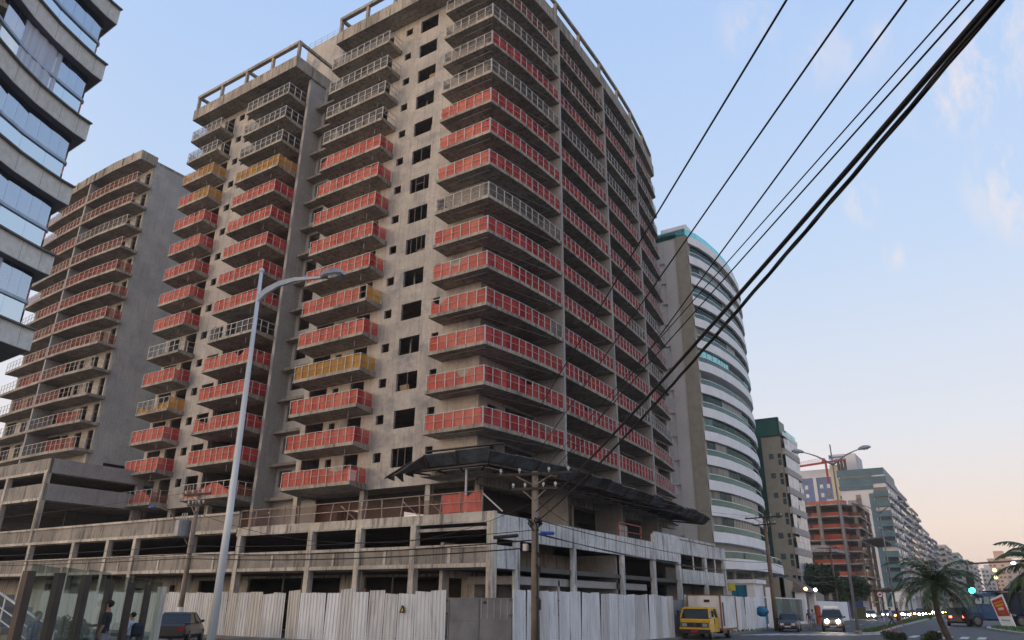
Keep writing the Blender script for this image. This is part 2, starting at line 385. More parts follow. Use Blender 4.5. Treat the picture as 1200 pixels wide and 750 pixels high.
# gallery wall behind the street balconies, with door openings
hol = []
for k in range(15):
    s = S(k)
    hol += [(41.3, s+1.2, 42.5, s+2.2), (43.6, s+.02, 47.7, s+2.45)]
    for y in (48.4, 58.3, 67.8): hol += [(y+.2, s+.02, y+4.4, s+2.45), (y+5.4, s+.02, y+9.0, s+2.45)]
mb = MB(); wall(mb, Px(-28.72), 40.3, 77.2, 9.72, ROOF0, hol, .2); mb.build('corner_wall', CW, tower)
mb = MB(); mb.box(-46, 77.0, 9.72, -28.95, 77.2, ROOF0); mb.build('end_wall', CG, tower)
mb = MB(); mb.box(-68.6, 40.35, 9.72, -68.4, 58, ROOF0); mb.build('end_wall', CG, tower)
# floor slabs: one per level, overhanging at the corner and along the street
outline = [(-32.15, 38.36), (-27, 38.36)]+CURVE[1:]+[(-30.2, 78.2), (-46, 78.0), (-46.6, 40.36), (-32.15, 40.36)]
wingo = [(-68.4, 40.36), (-58.95, 40.36), (-52.3, 40.75), (-52.3, 57.9), (-68.4, 57.9)]
for k in range(15):
    mb = MB(); mb.prism(outline, S(k)-.27, S(k)); mb.build('floor_slab', CS, tower)
    mb = MB(); mb.prism(wingo, S(k)-.27, S(k)); mb.build('floor_slab', CS, tower)
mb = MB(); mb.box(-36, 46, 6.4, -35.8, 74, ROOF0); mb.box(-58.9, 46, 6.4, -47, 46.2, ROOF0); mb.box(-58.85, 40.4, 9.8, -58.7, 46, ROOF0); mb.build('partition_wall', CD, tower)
# fin walls dividing the street balconies
for i, y in enumerate((48.1, 58.0, 67.5)):
    x = (-26.1, -26.25, -26.85)[i]
    mb = MB(); mb.box(-28.7, y-.12, 6.4, x+.02, y+.12, ROOF0); mb.build('fin_wall', CG, tower)
# roof slabs with parapet
ro1 = [(-46.0, 38.3), (-27, 38.3)]+CURVE[1:]+[(-30.2, 78.2), (-46, 78.0)]
mb = MB(); mb.prism(ro1, ROOF0, ROOF1-.02)
for a, b in ((-46.05, -46.0),): pass
for i in range(12):
    x = -45.2+i*1.55; mb.box(x, 38.26, ROOF0+.1, x+.1, 38.3, ROOF1-.1)
mb.build('roof', CS, tower)
mb = MB(); mb.prism([(-69.2, 38.3), (-51.8, 38.3), (-51.8, 42.6), (-52.2, 58), (-69.2, 58)], ROOF0, ROOF1)
for i in range(11):
    x = -68.5+i*1.55; mb.box(x, 38.26, ROOF0+.1, x+.1, 38.3, ROOF1-.1)
mb.build('roof', CS, tower)
mb = MB()
for x in (-69.0, -64.7, -60.4, -56.1, -51.98): mb.box(x-.14, 38.42, ROOF1, x+.14, 38.72, 56.85)
mb.box(-69.15, 38.38, 56.85, -51.84, 38.76, 57.2)
for x in (-69.0, -60.4, -51.98): mb.box(x-.14, 38.76, 56.87, x+.14, 44, 57.18)
mb.build('roof_frame', CS, tower)
mb = MB()
for x in (-45.8, -42.2, -38.6, -35, -31.4, -27.3): mb.box(x-.14, 38.42, ROOF1-.02, x+.14, 38.72, 56.75)
mb.box(-45.95, 38.38, 56.75, -27.1, 38.76, 57.1)
mb.box(-45.95, 38.76, 56.77, -45.67, 44, 57.08)
inner = [(x-.35, y) for x, y in CURVE]
for a, b in zip(inner, inner[1:]): mb.bar((*a, 56.95), (*b, 56.95), .3, .3)
for x, y in inner[1:]: mb.box(x-.13, y-.13, ROOF1-.02, x+.13, y+.13, 56.82)
for x, y in (inner[3], inner[5], inner[7]): mb.box(x-1.2, y-.2, ROOF1-.02, x-.13, y+.2, 56.3)
mb.build('roof_frame', CS, tower)
ph = MB(); ph.box(-57.2, 43.6, ROOF1, -51.0, 54, 62.3); ph = ph.build('penthouse', CW, tower)
railing([(-57.1, 43.7), (-51.1, 43.7), (-51.1, 53.8)], 62.3, ph, RAILW, .9, 1.0, w=.04)
# pilotis under the tower
for x, y in ((-46.4, 40.4), (-39.2, 40.4), (-33, 40.5), (-29.2, 41.2), (-58, 40.6), (-63.4, 40.6), (-68, 40.6), (-28.5, 53), (-28.5, 63), (-28.5, 72)):
    mb = MB(); mb.box(x-.22, y-.22, 6.3, x+.22, y+.22, 9.9); mb.build('column', CP, tower)
mb = MB(); wall(mb, Py(43.5), -68, -30.5, 6.3, 9.9, [(-45, 6.4, -42, 8.8), (-38, 6.4, -35, 8.8)], .2)
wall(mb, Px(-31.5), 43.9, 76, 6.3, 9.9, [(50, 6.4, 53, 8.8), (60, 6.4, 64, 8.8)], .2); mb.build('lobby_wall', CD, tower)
mb = MB(); mb.box(-28.72, 40.2, 9.4, -28.2, 76, 9.88); mb.build('beam', CS, tower)

# cantilever balconies of the front
NETS = {
 'A': ['TR', 'R', 'R', 'TY', 'R', '-', 'R', 'R', 'R', 'R', 'R', 'RY', 'Y', 'G', 'G'],
 'B': ['TR', 'R', 'R', 'R', 'R', 'P', 'R', 'R', 'R', 'R', 'R', 'Y', 'G', 'G', 'G'],
 'C': ['R', 'R', 'R', 'Y', 'R', 'RD', 'R', 'R', 'R', 'R', 'R', 'G', 'G', 'G', 'G']}
def balcony(x0, x1, yf, yb, z, code, parent, net_red=NRED_LIT):
    mb = MB()
    mb.hexa([(x0, yf, z-.2), (x1, yf, z-.2), (x1, yb, z-.42), (x0, yb, z-.42)], [(x0, yf, z+.06), (x1, yf, z+.06), (x1, yb, z+.06), (x0, yb, z+.06)])
    bo = mb.build('balcony', CS, parent)
    a, b, c, d = (x0+.06, yb-.02), (x0+.06, yf+.06), (x1-.06, yf+.06), (x1-.06, yb-.02)
    bare = code in ('G', '-', 'P')
    rl = railing([a, b, c, d], z+.06, bo, RAILW if bare else RAIL, w=.065 if bare else .052, mid=RAILW if bare else None)
    ins = [(x0+.12, yb-.05), (x0+.12, yf+.13), (x1-.12, yf+.13), (x1-.12, yb-.05)]
    zz_ = z+.06
    if code == 'R': netting(ins[:3], zz_, bo, net_red); netting(ins[2:], zz_, bo, NRED_SHADE)
    elif code == 'Y': netting(ins, zz_, bo, NYEL)
    elif code == 'G': netting(ins[:3], zz_, bo, NGRY)
    elif code == 'RY':
        m = (x0*.55+x1*.45, yf+.13)
        netting(ins[:2]+[m], zz_, bo, net_red); netting([m]+ins[2:], zz_, bo, NYEL)
    elif code == 'RD':
        m = (x1-1.0, yf+.13)
        netting(ins[:2]+[m], zz_, bo, net_red); netting(ins[2:], zz_, bo, NYEL)
    elif code == 'TR':
        netting(ins[:3], zz_, bo, net_red, torn=lambda s: .55+.42*math.sin(s*9+1.2)); netting(ins[2:], zz_, bo, NBRN, torn=lambda s: .9-.25*s)
    elif code == 'TY':
        netting(ins[:3], zz_, bo, NYEL, torn=lambda s: .42+.22*math.sin(s*7+.8)); netting(ins[2:], zz_, bo, NYEL)
    elif code == 'P':
        netting([(x0+.3, yf+.13), (x0+1.6, yf+.13)], zz_, bo, NGRY); netting([(x1-2.8, yf+.13), (x1-.2, yf+.13)], zz_, bo, NGRY)
    return bo
for k in range(15):
    balcony(-68.65, -63.4, 38.3, 40.1, S(k)-.06, NETS['A'][k], tower)
    balcony(-59.0, -52.4, 38.3, 40.75, S(k)-.06, NETS['B'][k], tower)
    balcony(-46.2, -38.7, 38.3, 40.1, S(k)-.06, NETS['C'][k], tower)
# hanging lines of dots under balconies (drip pipes)
mb = MB()
for k in range(1, 15):
    for x in (-40.1, -54.0, -65.0): mb = MB(); mb.tube([(x, 38.9, S(k)-.1), (x, 38.9, S(k)-.85)], .018, 5); mb.build('drip_pipe', RAILW, tower)
# corner and street galleries
GR = {7: 'G', 11: 'G', 13: 'G', 14: 'N', 12: 'H'}
for k in range(1, 15):
    z = S(k); code = GR.get(k, 'R')
    lp = [(-32.1, 40.05), (-32.1, 38.46), (-27.06, 38.46)]
    r = railing(lp, z, tower, RAILW if code != 'R' else RAIL, step=.84)
    lpi = [(-32.03, 40.0), (-32.03, 38.53), (-27.12, 38.53)]
    if code == 'R': netting(lpi, z, r, NRED_LIT)
    elif code != 'N': netting(lpi, z, r, NGRY)
    for b, path in enumerate(BAYS):
        p2 = [(x-.08, y+(.14 if i == 0 and b else 0)) for i, (x, y) in enumerate(path)]
        p2[-1] = (p2[-1][0], p2[-1][1]-.14)
        if b == 3: p2.append((-30.0, 77.9))
        if b == 0: cd = 'R' if code == 'H' else code
        elif b == 1: cd = {14: 'N', 13: 'N', 12: 'R', 11: 'G'}.get(k, 'R')
        elif b == 2: cd = {14: 'G', 13: 'R', 12: 'G', 11: 'G', 6: 'RG', 3: 'RG'}.get(k, 'R')
        else: cd = {14: 'R', 13: 'G', 12: 'G', 11: 'R', 9: 'G', 7: 'G', 5: 'G', 3: 'G'}.get(k, 'R')
        r = railing(p2, z, tower, RAILW, step=.84)
        pin = [(x-.08, y) for x, y in p2]
        if cd == 'R':
            if b == 0 and k == 4:
                netting(pin[:3]+[(-26.3, 46.2)], z, r, NRED_SHADE); netting([(-26.3, 46.2), pin[-1]], z, r, NGRY)
            else: netting(pin, z, r, NRED_SHADE)
        elif cd == 'RG': netting(pin[:2], z, r, NRED_SHADE); netting(pin[1:], z, r, NGRY)
        elif cd == 'G': netting(pin, z, r, NGRY)
        else: netting(pin, z, r, NBRN)
for k in range(1, 15):   # conduits under the slabs
    z = S(k)-.3
    cps = [[(-30.5, 39.0, z), (-27.6, 39.0, z), (-27.5, 39.1, z)], [(-28.6, 39.6, z), (-26.5, 46.8, z)]]+[[(-28.4, y, z), (-26.7, y, z)] for y in (46.8, 56.8, 66.4)]
    for q in cps: mb = MB(); mb.tube(q, .024, 5); mb.build('conduit', RAILW, tower)
# ------------------------------------------------------------------ parking podium
pod = thing('parking_podium', 'two-storey bare concrete car park base with stained parapets under the tower', 'building', (-30, 40, 0))
mb = MB(); mb.prism([(-41, 31.3), (-21.15, 31.3), (-21.15, 68.2), (-41, 68.2)], 5.86, 6.26); mb.build('deck', CS, pod)
mb = MB(); mb.prism([(-111, 31.3), (-41, 31.3), (-41, 68), (-111, 68)], 6.0, 6.3); mb.build('deck', CS, pod)
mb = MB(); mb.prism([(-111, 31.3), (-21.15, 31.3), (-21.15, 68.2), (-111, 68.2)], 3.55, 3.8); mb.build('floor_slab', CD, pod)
# front parapets: rough infill between paler edge bands
mb = MB(); mb.box(-41, 31.06, 5.84, -21.02, 31.3, 6.34); mb.cm = 1; mb.box(-41.0, 31.02, 5.8, -21.5, 31.06, 5.9); mb.build('parapet', [CPL, CP], pod)
mb = MB(); mb.box(-26.2, 31.1, 5.46, -21.4, 31.4, 5.62); mb.build('beam', CP, pod)
for x0, x1, z0, z1 in ((-112, -41, 6.06, 7.34), (-112, -40.6, 3.64, 4.86), (-40.4, -21.3, 3.64, 4.74)):
    mb = MB(); mb.box(x0, 31.09, z0+.02, x1, 31.26, z1-.02); mb.cm = 1; mb.box(x0, 30.98, z0, x1, 31.085, z0+.2); mb.box(x0, 31.0, z1-.13, x1, 31.085, z1+.02); mb.build('parapet', [CPB, CPL], pod)
for x in (-67.3, -60.5, -55.7, -52.2, -45.6, -40.6, -34.1, -30.2, -26.2, -21.22):
    mb = MB(); top = 6.1 if x < -41 else 5.86
    mb.box(x-.18, 30.95, 0, x+.18, 31.36, top); mb.build('column', CPL, pod)
for x in (-64, -58, -53.9, -49, -43, -37.3, -32.1, -28.2, -23.8):
    mb = MB(); mb.box(x-.09, 31.03, 3.86, x+.09, 31.085, 4.6); mb.build('rib', CPL, pod)
# street side
mb = MB(); mb.box(-21.28, 31.3, 5.02, -21.0, 52.0, 6.22); mb.build('parapet', CPW, pod)
mb = MB(); mb.box(-21.3, 52.0, 5.06, -20.98, 57.1, 6.84); mb.box(-21.3, 57.1, 5.72, -20.98, 68.6, 6.74); mb.box(-21.26, 52.3, 6.84, -21.04, 66, 7.02); mb.build('parapet', CPW, pod)
mb = MB(); mb.box(-21.28, 57.1, 3.55, -21.02, 68.4, 4.6); mb.build('parapet', CPW, pod)
mb = MB(); mb.box(-21.28, 31.4, 3.6, -21.04, 33.2, 4.7); mb.build('parapet', CPW, pod)
for y in (33.3, 39.56, 46.4, 51.6, 56.7, 62.95, 68.1):
    mb = MB(); mb.box(-21.24, y-.2, 0, -20.94 if y > 50 else -21.02, y+.2, 5.1 if y < 56 else 5.8); mb.build('column', CPW, pod)
for y in (60, 65.5):
    mb = MB(); mb.box(-21.06, y-.08, 4.6, -21.0, y+.08, 5.72); mb.build('rib', CPW, pod)
for i in range(14):
    y = 32.2+i*1.45; mb = MB(); mb.box(-21.0, y-.03, 5.08, -20.985, y+.03, 6.2); mb.build('rib', CP, pod)
# inner walls of the ground floor
mb = MB(); wall(mb, Px(-24.6), 31.6, 51, 0, 4.95, [(32.2, 0, 34.5, 3.2), (40, 0, 43, 2.9)], .2); mb.build('inner_wall', CP, pod)
mb = MB(); mb.box(-24.5, 38.2, 0, -21.4, 38.4, 3.2); mb.box(-24.5, 46.0, 0, -21.4, 46.2, 5.0); mb.box(-24.4, 33.5, 2.9, -21.4, 51, 3.3); mb.build('inner_wall', CG, pod)
mb = MB(); wall(mb, Py(35.2), -111, -25, 0, 3.6, [(-72, 0, -66, 3.2), (-58.5, 1.8, -57, 2.8), (-53.5, 1.9, -52.8, 3.0), (-50, 0, -47.6, 3.3), (-44.5, 0, -35.6, 3.4), (-33.5, 0, -26, 3.4)], .2); mb.build('inner_wall', CP, pod)
mb = MB(); mb.box(-111, 44, 0, -25, 44.2, 6.0); mb.build('inner_wall', CD, pod)
mb = MB(); mb.box(-27.5, 37.4, 0, -25.2, 37.6, 3.4); mb.build('inner_wall', CP, pod)
for x in (-38.3, -36.6, -29.2):
    mb = MB(); mb.tube([(x, 33, 0), (x, 33, 3.6)], .07, 6); mb.build('prop', WINF, pod)
mb = MB(); mb.box(-24.4, 62, 0, -24.2, 68, 5); mb.box(-41, 68.1, 0, -21.2, 68.3, 5.9); mb.build('inner_wall', CG, pod)

# deck edge guard rail with one net panel
gr = thing('guard_rail', 'rusty timber guard rail along the front edge of the car park deck', 'railing', (-31, 31.2, 6.34))
railing([(-40.9, 31.15), (-21.9, 31.15)], 6.34, gr, plain('rail_rusty', (.33, .24, .18), (.2, .14, .11), 2.5, .8), 1.05, 1.35, 'rail', .09, w=.065)
netting([(-24.5, 31.22), (-22.0, 31.22)], 6.36, gr, NRED_LIT, 1.0)
NTHN = net('net_brown_thin', (.2, .09, .065), (.12, .055, .04), .55)
netting([(-40.8, 31.24), (-30.5, 31.24)], 6.36, gr, NTHN, .95)
netting([(-30.4, 31.24), (-24.6, 31.24)], 6.36, gr, NTHN, .75)
mb = MB(); mb.bar((-21.9, 31.2, 7.3), (-20.9, 31.6, 6.35), .07, .07)
for x in (-38.4, -32.0, -27.3, -25.6): mb.bar((x, 31.2, 7.2), (x+.8, 31.7, 6.4), .05, .05)
mb.build('brace', RAIL, gr)
gr2 = thing('scaffold_rack', 'red painted metal rack standing on the car park deck near its far end', 'rack', (-22, 50, 6.2))
mb = MB(); mb.bar((-21.8, 47.6, 6.2), (-21.8, 47.6, 7.3), .08, .08); mb.bar((-21.8, 51.4, 6.2), (-21.8, 51.4, 7.3), .08, .08); mb.bar((-21.8, 47.6, 7.3), (-21.8, 51.4, 7.3), .08, .08); mb.bar((-21.8, 47.6, 6.75), (-21.8, 51.4, 6.75), .05, .05)
mb.build('frame', plain('red_paint_rusty', (.3, .06, .04), (.2, .07, .05), 2, .7), gr2)
mb = MB(); mb.box(-22.2, 48.6, 6.26, -22.1, 49.7, 7.2); mb.build('board', CP, gr2)

# ------------------------------------------------------------------ debris awning round the tower
AW1 = plain('awning_sheet', (.05, .05, .055), (.028, .025, .024), 1.2, .6, .2, bstr=.4)
AW2 = plain('awning_sheet_blue', (.1, .12, .145), (.045, .05, .058), 1.3, .5, .2, bstr=.4)
AW3 = plain('awning_sheet_rust', (.09, .06, .05), (.04, .03, .027), 1.5, .7)
aw = thing('debris_awning', 'dark sagging sheet metal canopy wrapping the tower corner above the car park deck', 'awning', (-26, 40, 9.5))
INN = [(-31.2, 38.3), (-27, 38.3)]+CURVE[1:9]+[(-27.6, 74.2)]
def offs(path, d):
    out = []
    for i, p in enumerate(path):
        a = Vector(path[max(i-1, 0)]); b = Vector(path[min(i+1, len(path)-1)]); q = Vector(p)
        if 0 < i < len(path)-1:
            d1 = (q-a).normalized(); d2 = (b-q).normalized(); n1 = Vector((d1.y, -d1.x)); n2 = Vector((d2.y, -d2.x)); m = (n1+n2)/(1+n1.dot(n2))
        else:
            dd = (b-a).normalized(); m = Vector((dd.y, -dd.x))
        out.append(tuple(q+m*d))
    return out
OUT = offs(INN, 3.05); OUT2 = offs(INN, 3.75)
def along(path, n_per):
    out = []
    for (a, b), n in zip(zip(path, path[1:]), n_per): out += [Vector(a).lerp(Vector(b), i/n) for i in range(n)]
    return out+[Vector(path[-1])]
NP = [3, 3, 2, 2, 3, 3, 3, 3, 3, 2]
pi, po, pe = along(INN, NP), along(OUT, NP), along(OUT2, NP)
for i in range(len(pi)-1):
    mb = MB(); j = random.uniform
    zi, zo = 10.2, (9.82 if i < 6 else 9.62)+j(-.05, .05)
    s = .985
    def L(p, q, f): return p.lerp(q, f)
    a0, a1, b0, b1 = pi[i], L(pi[i], pi[i+1], s), po[i], L(po[i], po[i+1], s)
    mb.hexa([(*a0, zi), (*a1, zi), (*b1, zo), (*b0, zo+.04)], [(*a0, zi+.05), (*a1, zi+.05), (*b1, zo+.05), (*b0, zo+.09)])
    mb.build('canopy_panel', AW1, aw)
    e0, e1 = pe[i], L(pe[i], pe[i+1], s)
    if i < 3:
        z1 = 10.4+.04*i
        e0z, e1z = z1-(1.1 if i == 0 else 0), z1-.02
    else:
        z1 = (10.35 if i < 6 else 10.22)+j(-.1, .08); e0z = e1z = z1
        if i in (17, 18, 19): e0z -= .12; e1z -= .15
    m = random.choice([AW1, AW2, AW2, AW3]) if i > 5 else (AW2 if i > 0 else AW1)
    mb = MB(); mb.hexa([(*b0, zo), (*b1, zo), (*e1, e1z), (*e0, e0z)], [(*b0, zo+.05), (*b1, zo+.05), (*e1, e1z+.05), (*e0, e0z+.05)])
    for q in ((.2, .4, .6, .8) if i > 5 else ()):
        mb.bar((*L(b0, b1, q), zo+.0), (*L(e0, e1, q), e1z+.0), .05, .09)
    mb.build('canopy_lip', m, aw)
    mb = MB(); mb.bar((*po[i], zo-.06), (*pe[i], e0z+.02), .1, .12); mb.bar((*pi[i], 9.95), (*po[i], zo-.06), .08, .1)
    mb.build('bracket', AW3, aw)
for a, b in zip(po, po[1:]):
    pass
mb = MB()
for a, b in zip(po, po[1:]): mb.bar((*a, 9.66), (*b, 9.66), .08, .1)
mid = [(x+y)/2 for x, y in zip(pi, po)]
for a, b in zip(mid, mid[1:]): mb.bar((*a, 9.9), (*b, 9.9), .08, .08)
mb.build('edge_beam', AW3, aw)
for k, (x, w, d) in enumerate(((-31.9, .6, .12), (-31.3, .5, .3), (-30.75, .6, .1))):
    y0 = 34.75+k*.25; mb = MB(); mb.hexa([(x, y0, 9.35+k*.08), (x+w, y0+.1, 9.5+k*.08), (x+w*.5, y0+.5, 9.3-d+k*.1), (x+.1, y0+.45, 9.35-d+k*.1)], [(x, y0-.04, 9.4+k*.08), (x+w, y0+.06, 9.55+k*.08), (x+w*.5, y0+.46, 9.33-d+k*.1), (x+.1, y0+.41, 9.38-d+k*.1)]); mb.build('torn_sheet', AW1, aw)
mb = MB(); mb.hexa([(-31.2, 35.2, 9.8), (-30.2, 35.2, 10.3), (-31.9, 34.7, 9.35), (-32.1, 34.8, 9.25)], [(-31.2, 35.2, 9.86), (-30.2, 35.2, 10.36), (-31.9, 34.7, 9.41), (-32.1, 34.8, 9.31)]); mb.build('torn_sheet', AW1, aw)
mb = MB(); mb.hexa([(-28.6, 34.5, 10.62), (-22.8, 34.4, 10.55), (-22.8, 34.7, 10.55), (-28.6, 34.8, 10.62)], [(-28.6, 34.5, 10.68), (-22.8, 34.4, 10.6), (-22.8, 34.7, 10.6), (-28.6, 34.8, 10.68)]); mb.build('top_sheet', AW1, aw)
mb = MB(); mb.tube([(-26.2, 35.6, 6.3), (-26.2, 35.6, 9.5)], .07, 6); mb.build('prop', RAILW, aw)

# ------------------------------------------------------------------ tower behind on the left, and its base
lt = thing('unfinished_block', 'plain grey-sided concrete block under construction behind the left end of the large tower', 'building', (-90, 42, 0))
SL = lambda j: 16.6+2.93*j
hol = []
for j in range(12):
    s = SL(j)
    hol += [(-80.35, s+.02, -79.3, s+2.3), (-83.1, s+.6, -81.7, s+2.3), (-85.9, s+.6, -84.5, s+2.3), (-89.2, s+.02, -86.2, s+2.4), (-93, s+.6, -91.6, s+2.3), (-96.4, s+.6, -95.0, s+2.3), (-100, s+.02, -97.6, s+2.4)]
mb = MB(); wall(mb, Py(40.1), -100.4, -79.02, 13.4, 51.8, hol, .2); mb.build('front_wall', CW, lt)
CLG = concrete('concrete_side', (.46, .45, .425), (.36, .355, .34), (.29, .29, .29), .6, drip=.3, dripc=(.2, .2, .195), lines=2.93)
mb = MB(); wall(mb, Px(-79.0), 40.12, 62, 9.0, 52.4, [(41.7, 13.5, 47, 15.6)], .3); mb.build('side_wall', CLG, lt)
mb = MB(); mb.box(-100.4, 58, 9, -79.4, 58.2, 52.4); mb.box(-100.4, 46, 9, -79.4, 46.2, 52); mb.build('partition_wall', CD, lt)
mb = MB(); mb.box(-79.6, 46.5, 52.4, -79.05, 56, 53.2); mb.bar((-80, 44.5, 53.3), (-79.4, 50, 53.6), .08, .08); mb.bar((-79.5, 47, 52.4), (-79.5, 47, 53.6), .08, .08); mb.build('roof_kerb', CS, lt)
front = [(-78.45, 38.05), (-84, 37.82), (-89.4, 37.9), (-95, 38.15), (-100.6, 38.6)]
for j in range(12):
    z = SL(j)
    mb = MB(); mb.prism([(-78.45, 40.15)]+front+[(-100.4, 46), (-79.3, 46), (-79.3, 40.15)], z-.3, z); mb.build('floor_slab', CS, lt)
    p1 = [(-78.52, 40.0), (-78.52, 38.13)]+[(x, y+.07) for x, y in front[1:3]]; p1[-1] = (-89.2, 37.97)
    r = railing(p1, z, lt, RAIL, 1.12, .95)
    q1 = [(x-(.06 if i < 2 else 0), y+.06) for i, (x, y) in enumerate(p1)]
    if j == 1: netting([(-79.3, 38.22), (-83.5, 38.0)], z, r, NFAD, 1.05)
    elif j in (2, 3): netting([(-84, 37.98), (-89.1, 38.05)], z, r, NBRN)
    elif j == 0: netting([(-79, 38.2), (-84.4, 38.0)], z, r, NFAD)
    elif j == 9: netting(q1[1:], z, r, NGRY)
    else: netting(q1[1:] if j > 7 else q1, z, r, NFAD if j in (5, 6, 7) else NBRN)
    p2 = [(-89.6, 37.97)]+[(x, y+.07) for x, y in front[3:]]
    r = railing(p2, z, lt, RAIL, 1.12, .95)
    if j > 1: netting([(x, y+.06) for x, y in (p2 if j > 6 else p2[:2])], z, r, NFAD if j % 3 == 0 else NBRN)
mb = MB(); mb.box(-100.6, 40.12, 9, -100.35, 58, 51.75); mb.build('end_wall', CG, lt)
mb = MB(); mb.prism([(-78.45, 40.15)]+front+[(-100.4, 58), (-79.3, 58), (-79.3, 40.15)], 51.75, 53.0)
for i in range(10): mb.bar((-80-i*2.1, 37.87+.002*i*i-.05, 51.9), (-80-i*2.1, 37.87+.002*i*i-.05, 52.9), .1, .06)
mb.build('roof', CS, lt)
mb = MB(); mb.box(-89.55, 38.0, 13.3, -89.25, 40.1, 51.8); mb.build('fin_wall', CG, lt)
for x in (-79.3, -85, -92): mb = MB(); mb.box(x-.25, 39.8, 13.0, x+.25, 40.3, 16.4); mb.build('column', CP, lt)
lb = thing('stepped_base', 'four-storey open concrete car park at the far left behind the stepped glass fence', 'building', (-75, 36, 0))
for z0, z1 in ((12.05, 13.3), (9.75, 11.15)):
    mb = MB(); mb.box(-99, 31.06, z0, -67.3, 31.3, z1); mb.cm = 1; mb.box(-99, 30.97, z0-.02, -67.3, 31.055, z0+.2); mb.build('parapet', [CPB, CPL], lb)
    mb = MB(); mb.box(-67.55, 31.3, z0, -67.25, 52, z1); mb.build('parapet', CG, lb)
    mb = MB(); mb.prism([(-99, 31.3), (-67.55, 31.3), (-67.55, 52), (-99, 52)], z0-.06, z0+.22); mb.build('deck', CS, lb)
for x in (-67.5, -74.2, -81, -88, -95):
    mb = MB(); mb.box(x-.17, 30.93, 6.3 if x > -80 else 0, x+.17, 31.36, 12.1); mb.build('column', CPL, lb)
for y in (39.5, 46.5): mb = MB(); mb.box(-67.75, y-.3, 6.3, -67.3, y+.3, 12.1); mb.build('column', CG, lb)
mb = MB(); wall(mb, Py(50), -99, -67, 6.3, 12.2, [(-97, 6.6, -90, 9), (-88, 6.6, -84, 8.5)], .2); mb.box(-73, 36, 6.3, -72.8, 50, 12); mb.build('inner_wall', CD, lb)

# ------------------------------------------------------------------ glazed apartment block on the left edge
GB = thing('glass_apartment_block', 'curved apartment block with grey bands and bluish glass balconies at the left edge', 'building', (-28, 8, 0))
TILE = concrete('spandrel_tile', (.68, .67, .62), (.6, .59, .54), None, 0, drip=.18, dripc=(.33, .32, .3))
GLB = glass('glass_balustrade', (.66, .8, .93), .68, .02, (.85, .95, 1))
GLU = glass('glass_upper', (.7, .78, .86), .42, .02, (.85, .92, 1))
JOINT = plain('joint_line', (.36, .355, .33), None, 2, .8)
BRAIL = plain('rail_blue_grey', (.38, .45, .55), None, 2, .35, .3)
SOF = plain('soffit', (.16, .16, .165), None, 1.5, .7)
CURT = plain('curtain', (.62, .66, .74), (.46, .5, .6), 9, .9, stretch=(1, 1, .05))
INTW = plain('interior_wall', (.42, .42, .43), (.3, .305, .315), 2, .8, stretch=(1, 1, .1))
arc = [(-22.2, 2.6), (-23.6, 4.2), (-25.0, 5.7), (-26.15, 7.05), (-26.85, 8.05), (-27.4, 9.05), (-27.82, 10.1), (-28.1, 10.9), (-28.2, 11.4)]
def inset(path, d): return [(x-d*.92, y+d*.1) for x, y in path]
fine = []
for a, b in zip(arc, arc[1:]): fine += [Vector(a).lerp(Vector(b), i/2) for i in range(2)]
fine = [tuple(p) for p in fine]+[arc[-1]]
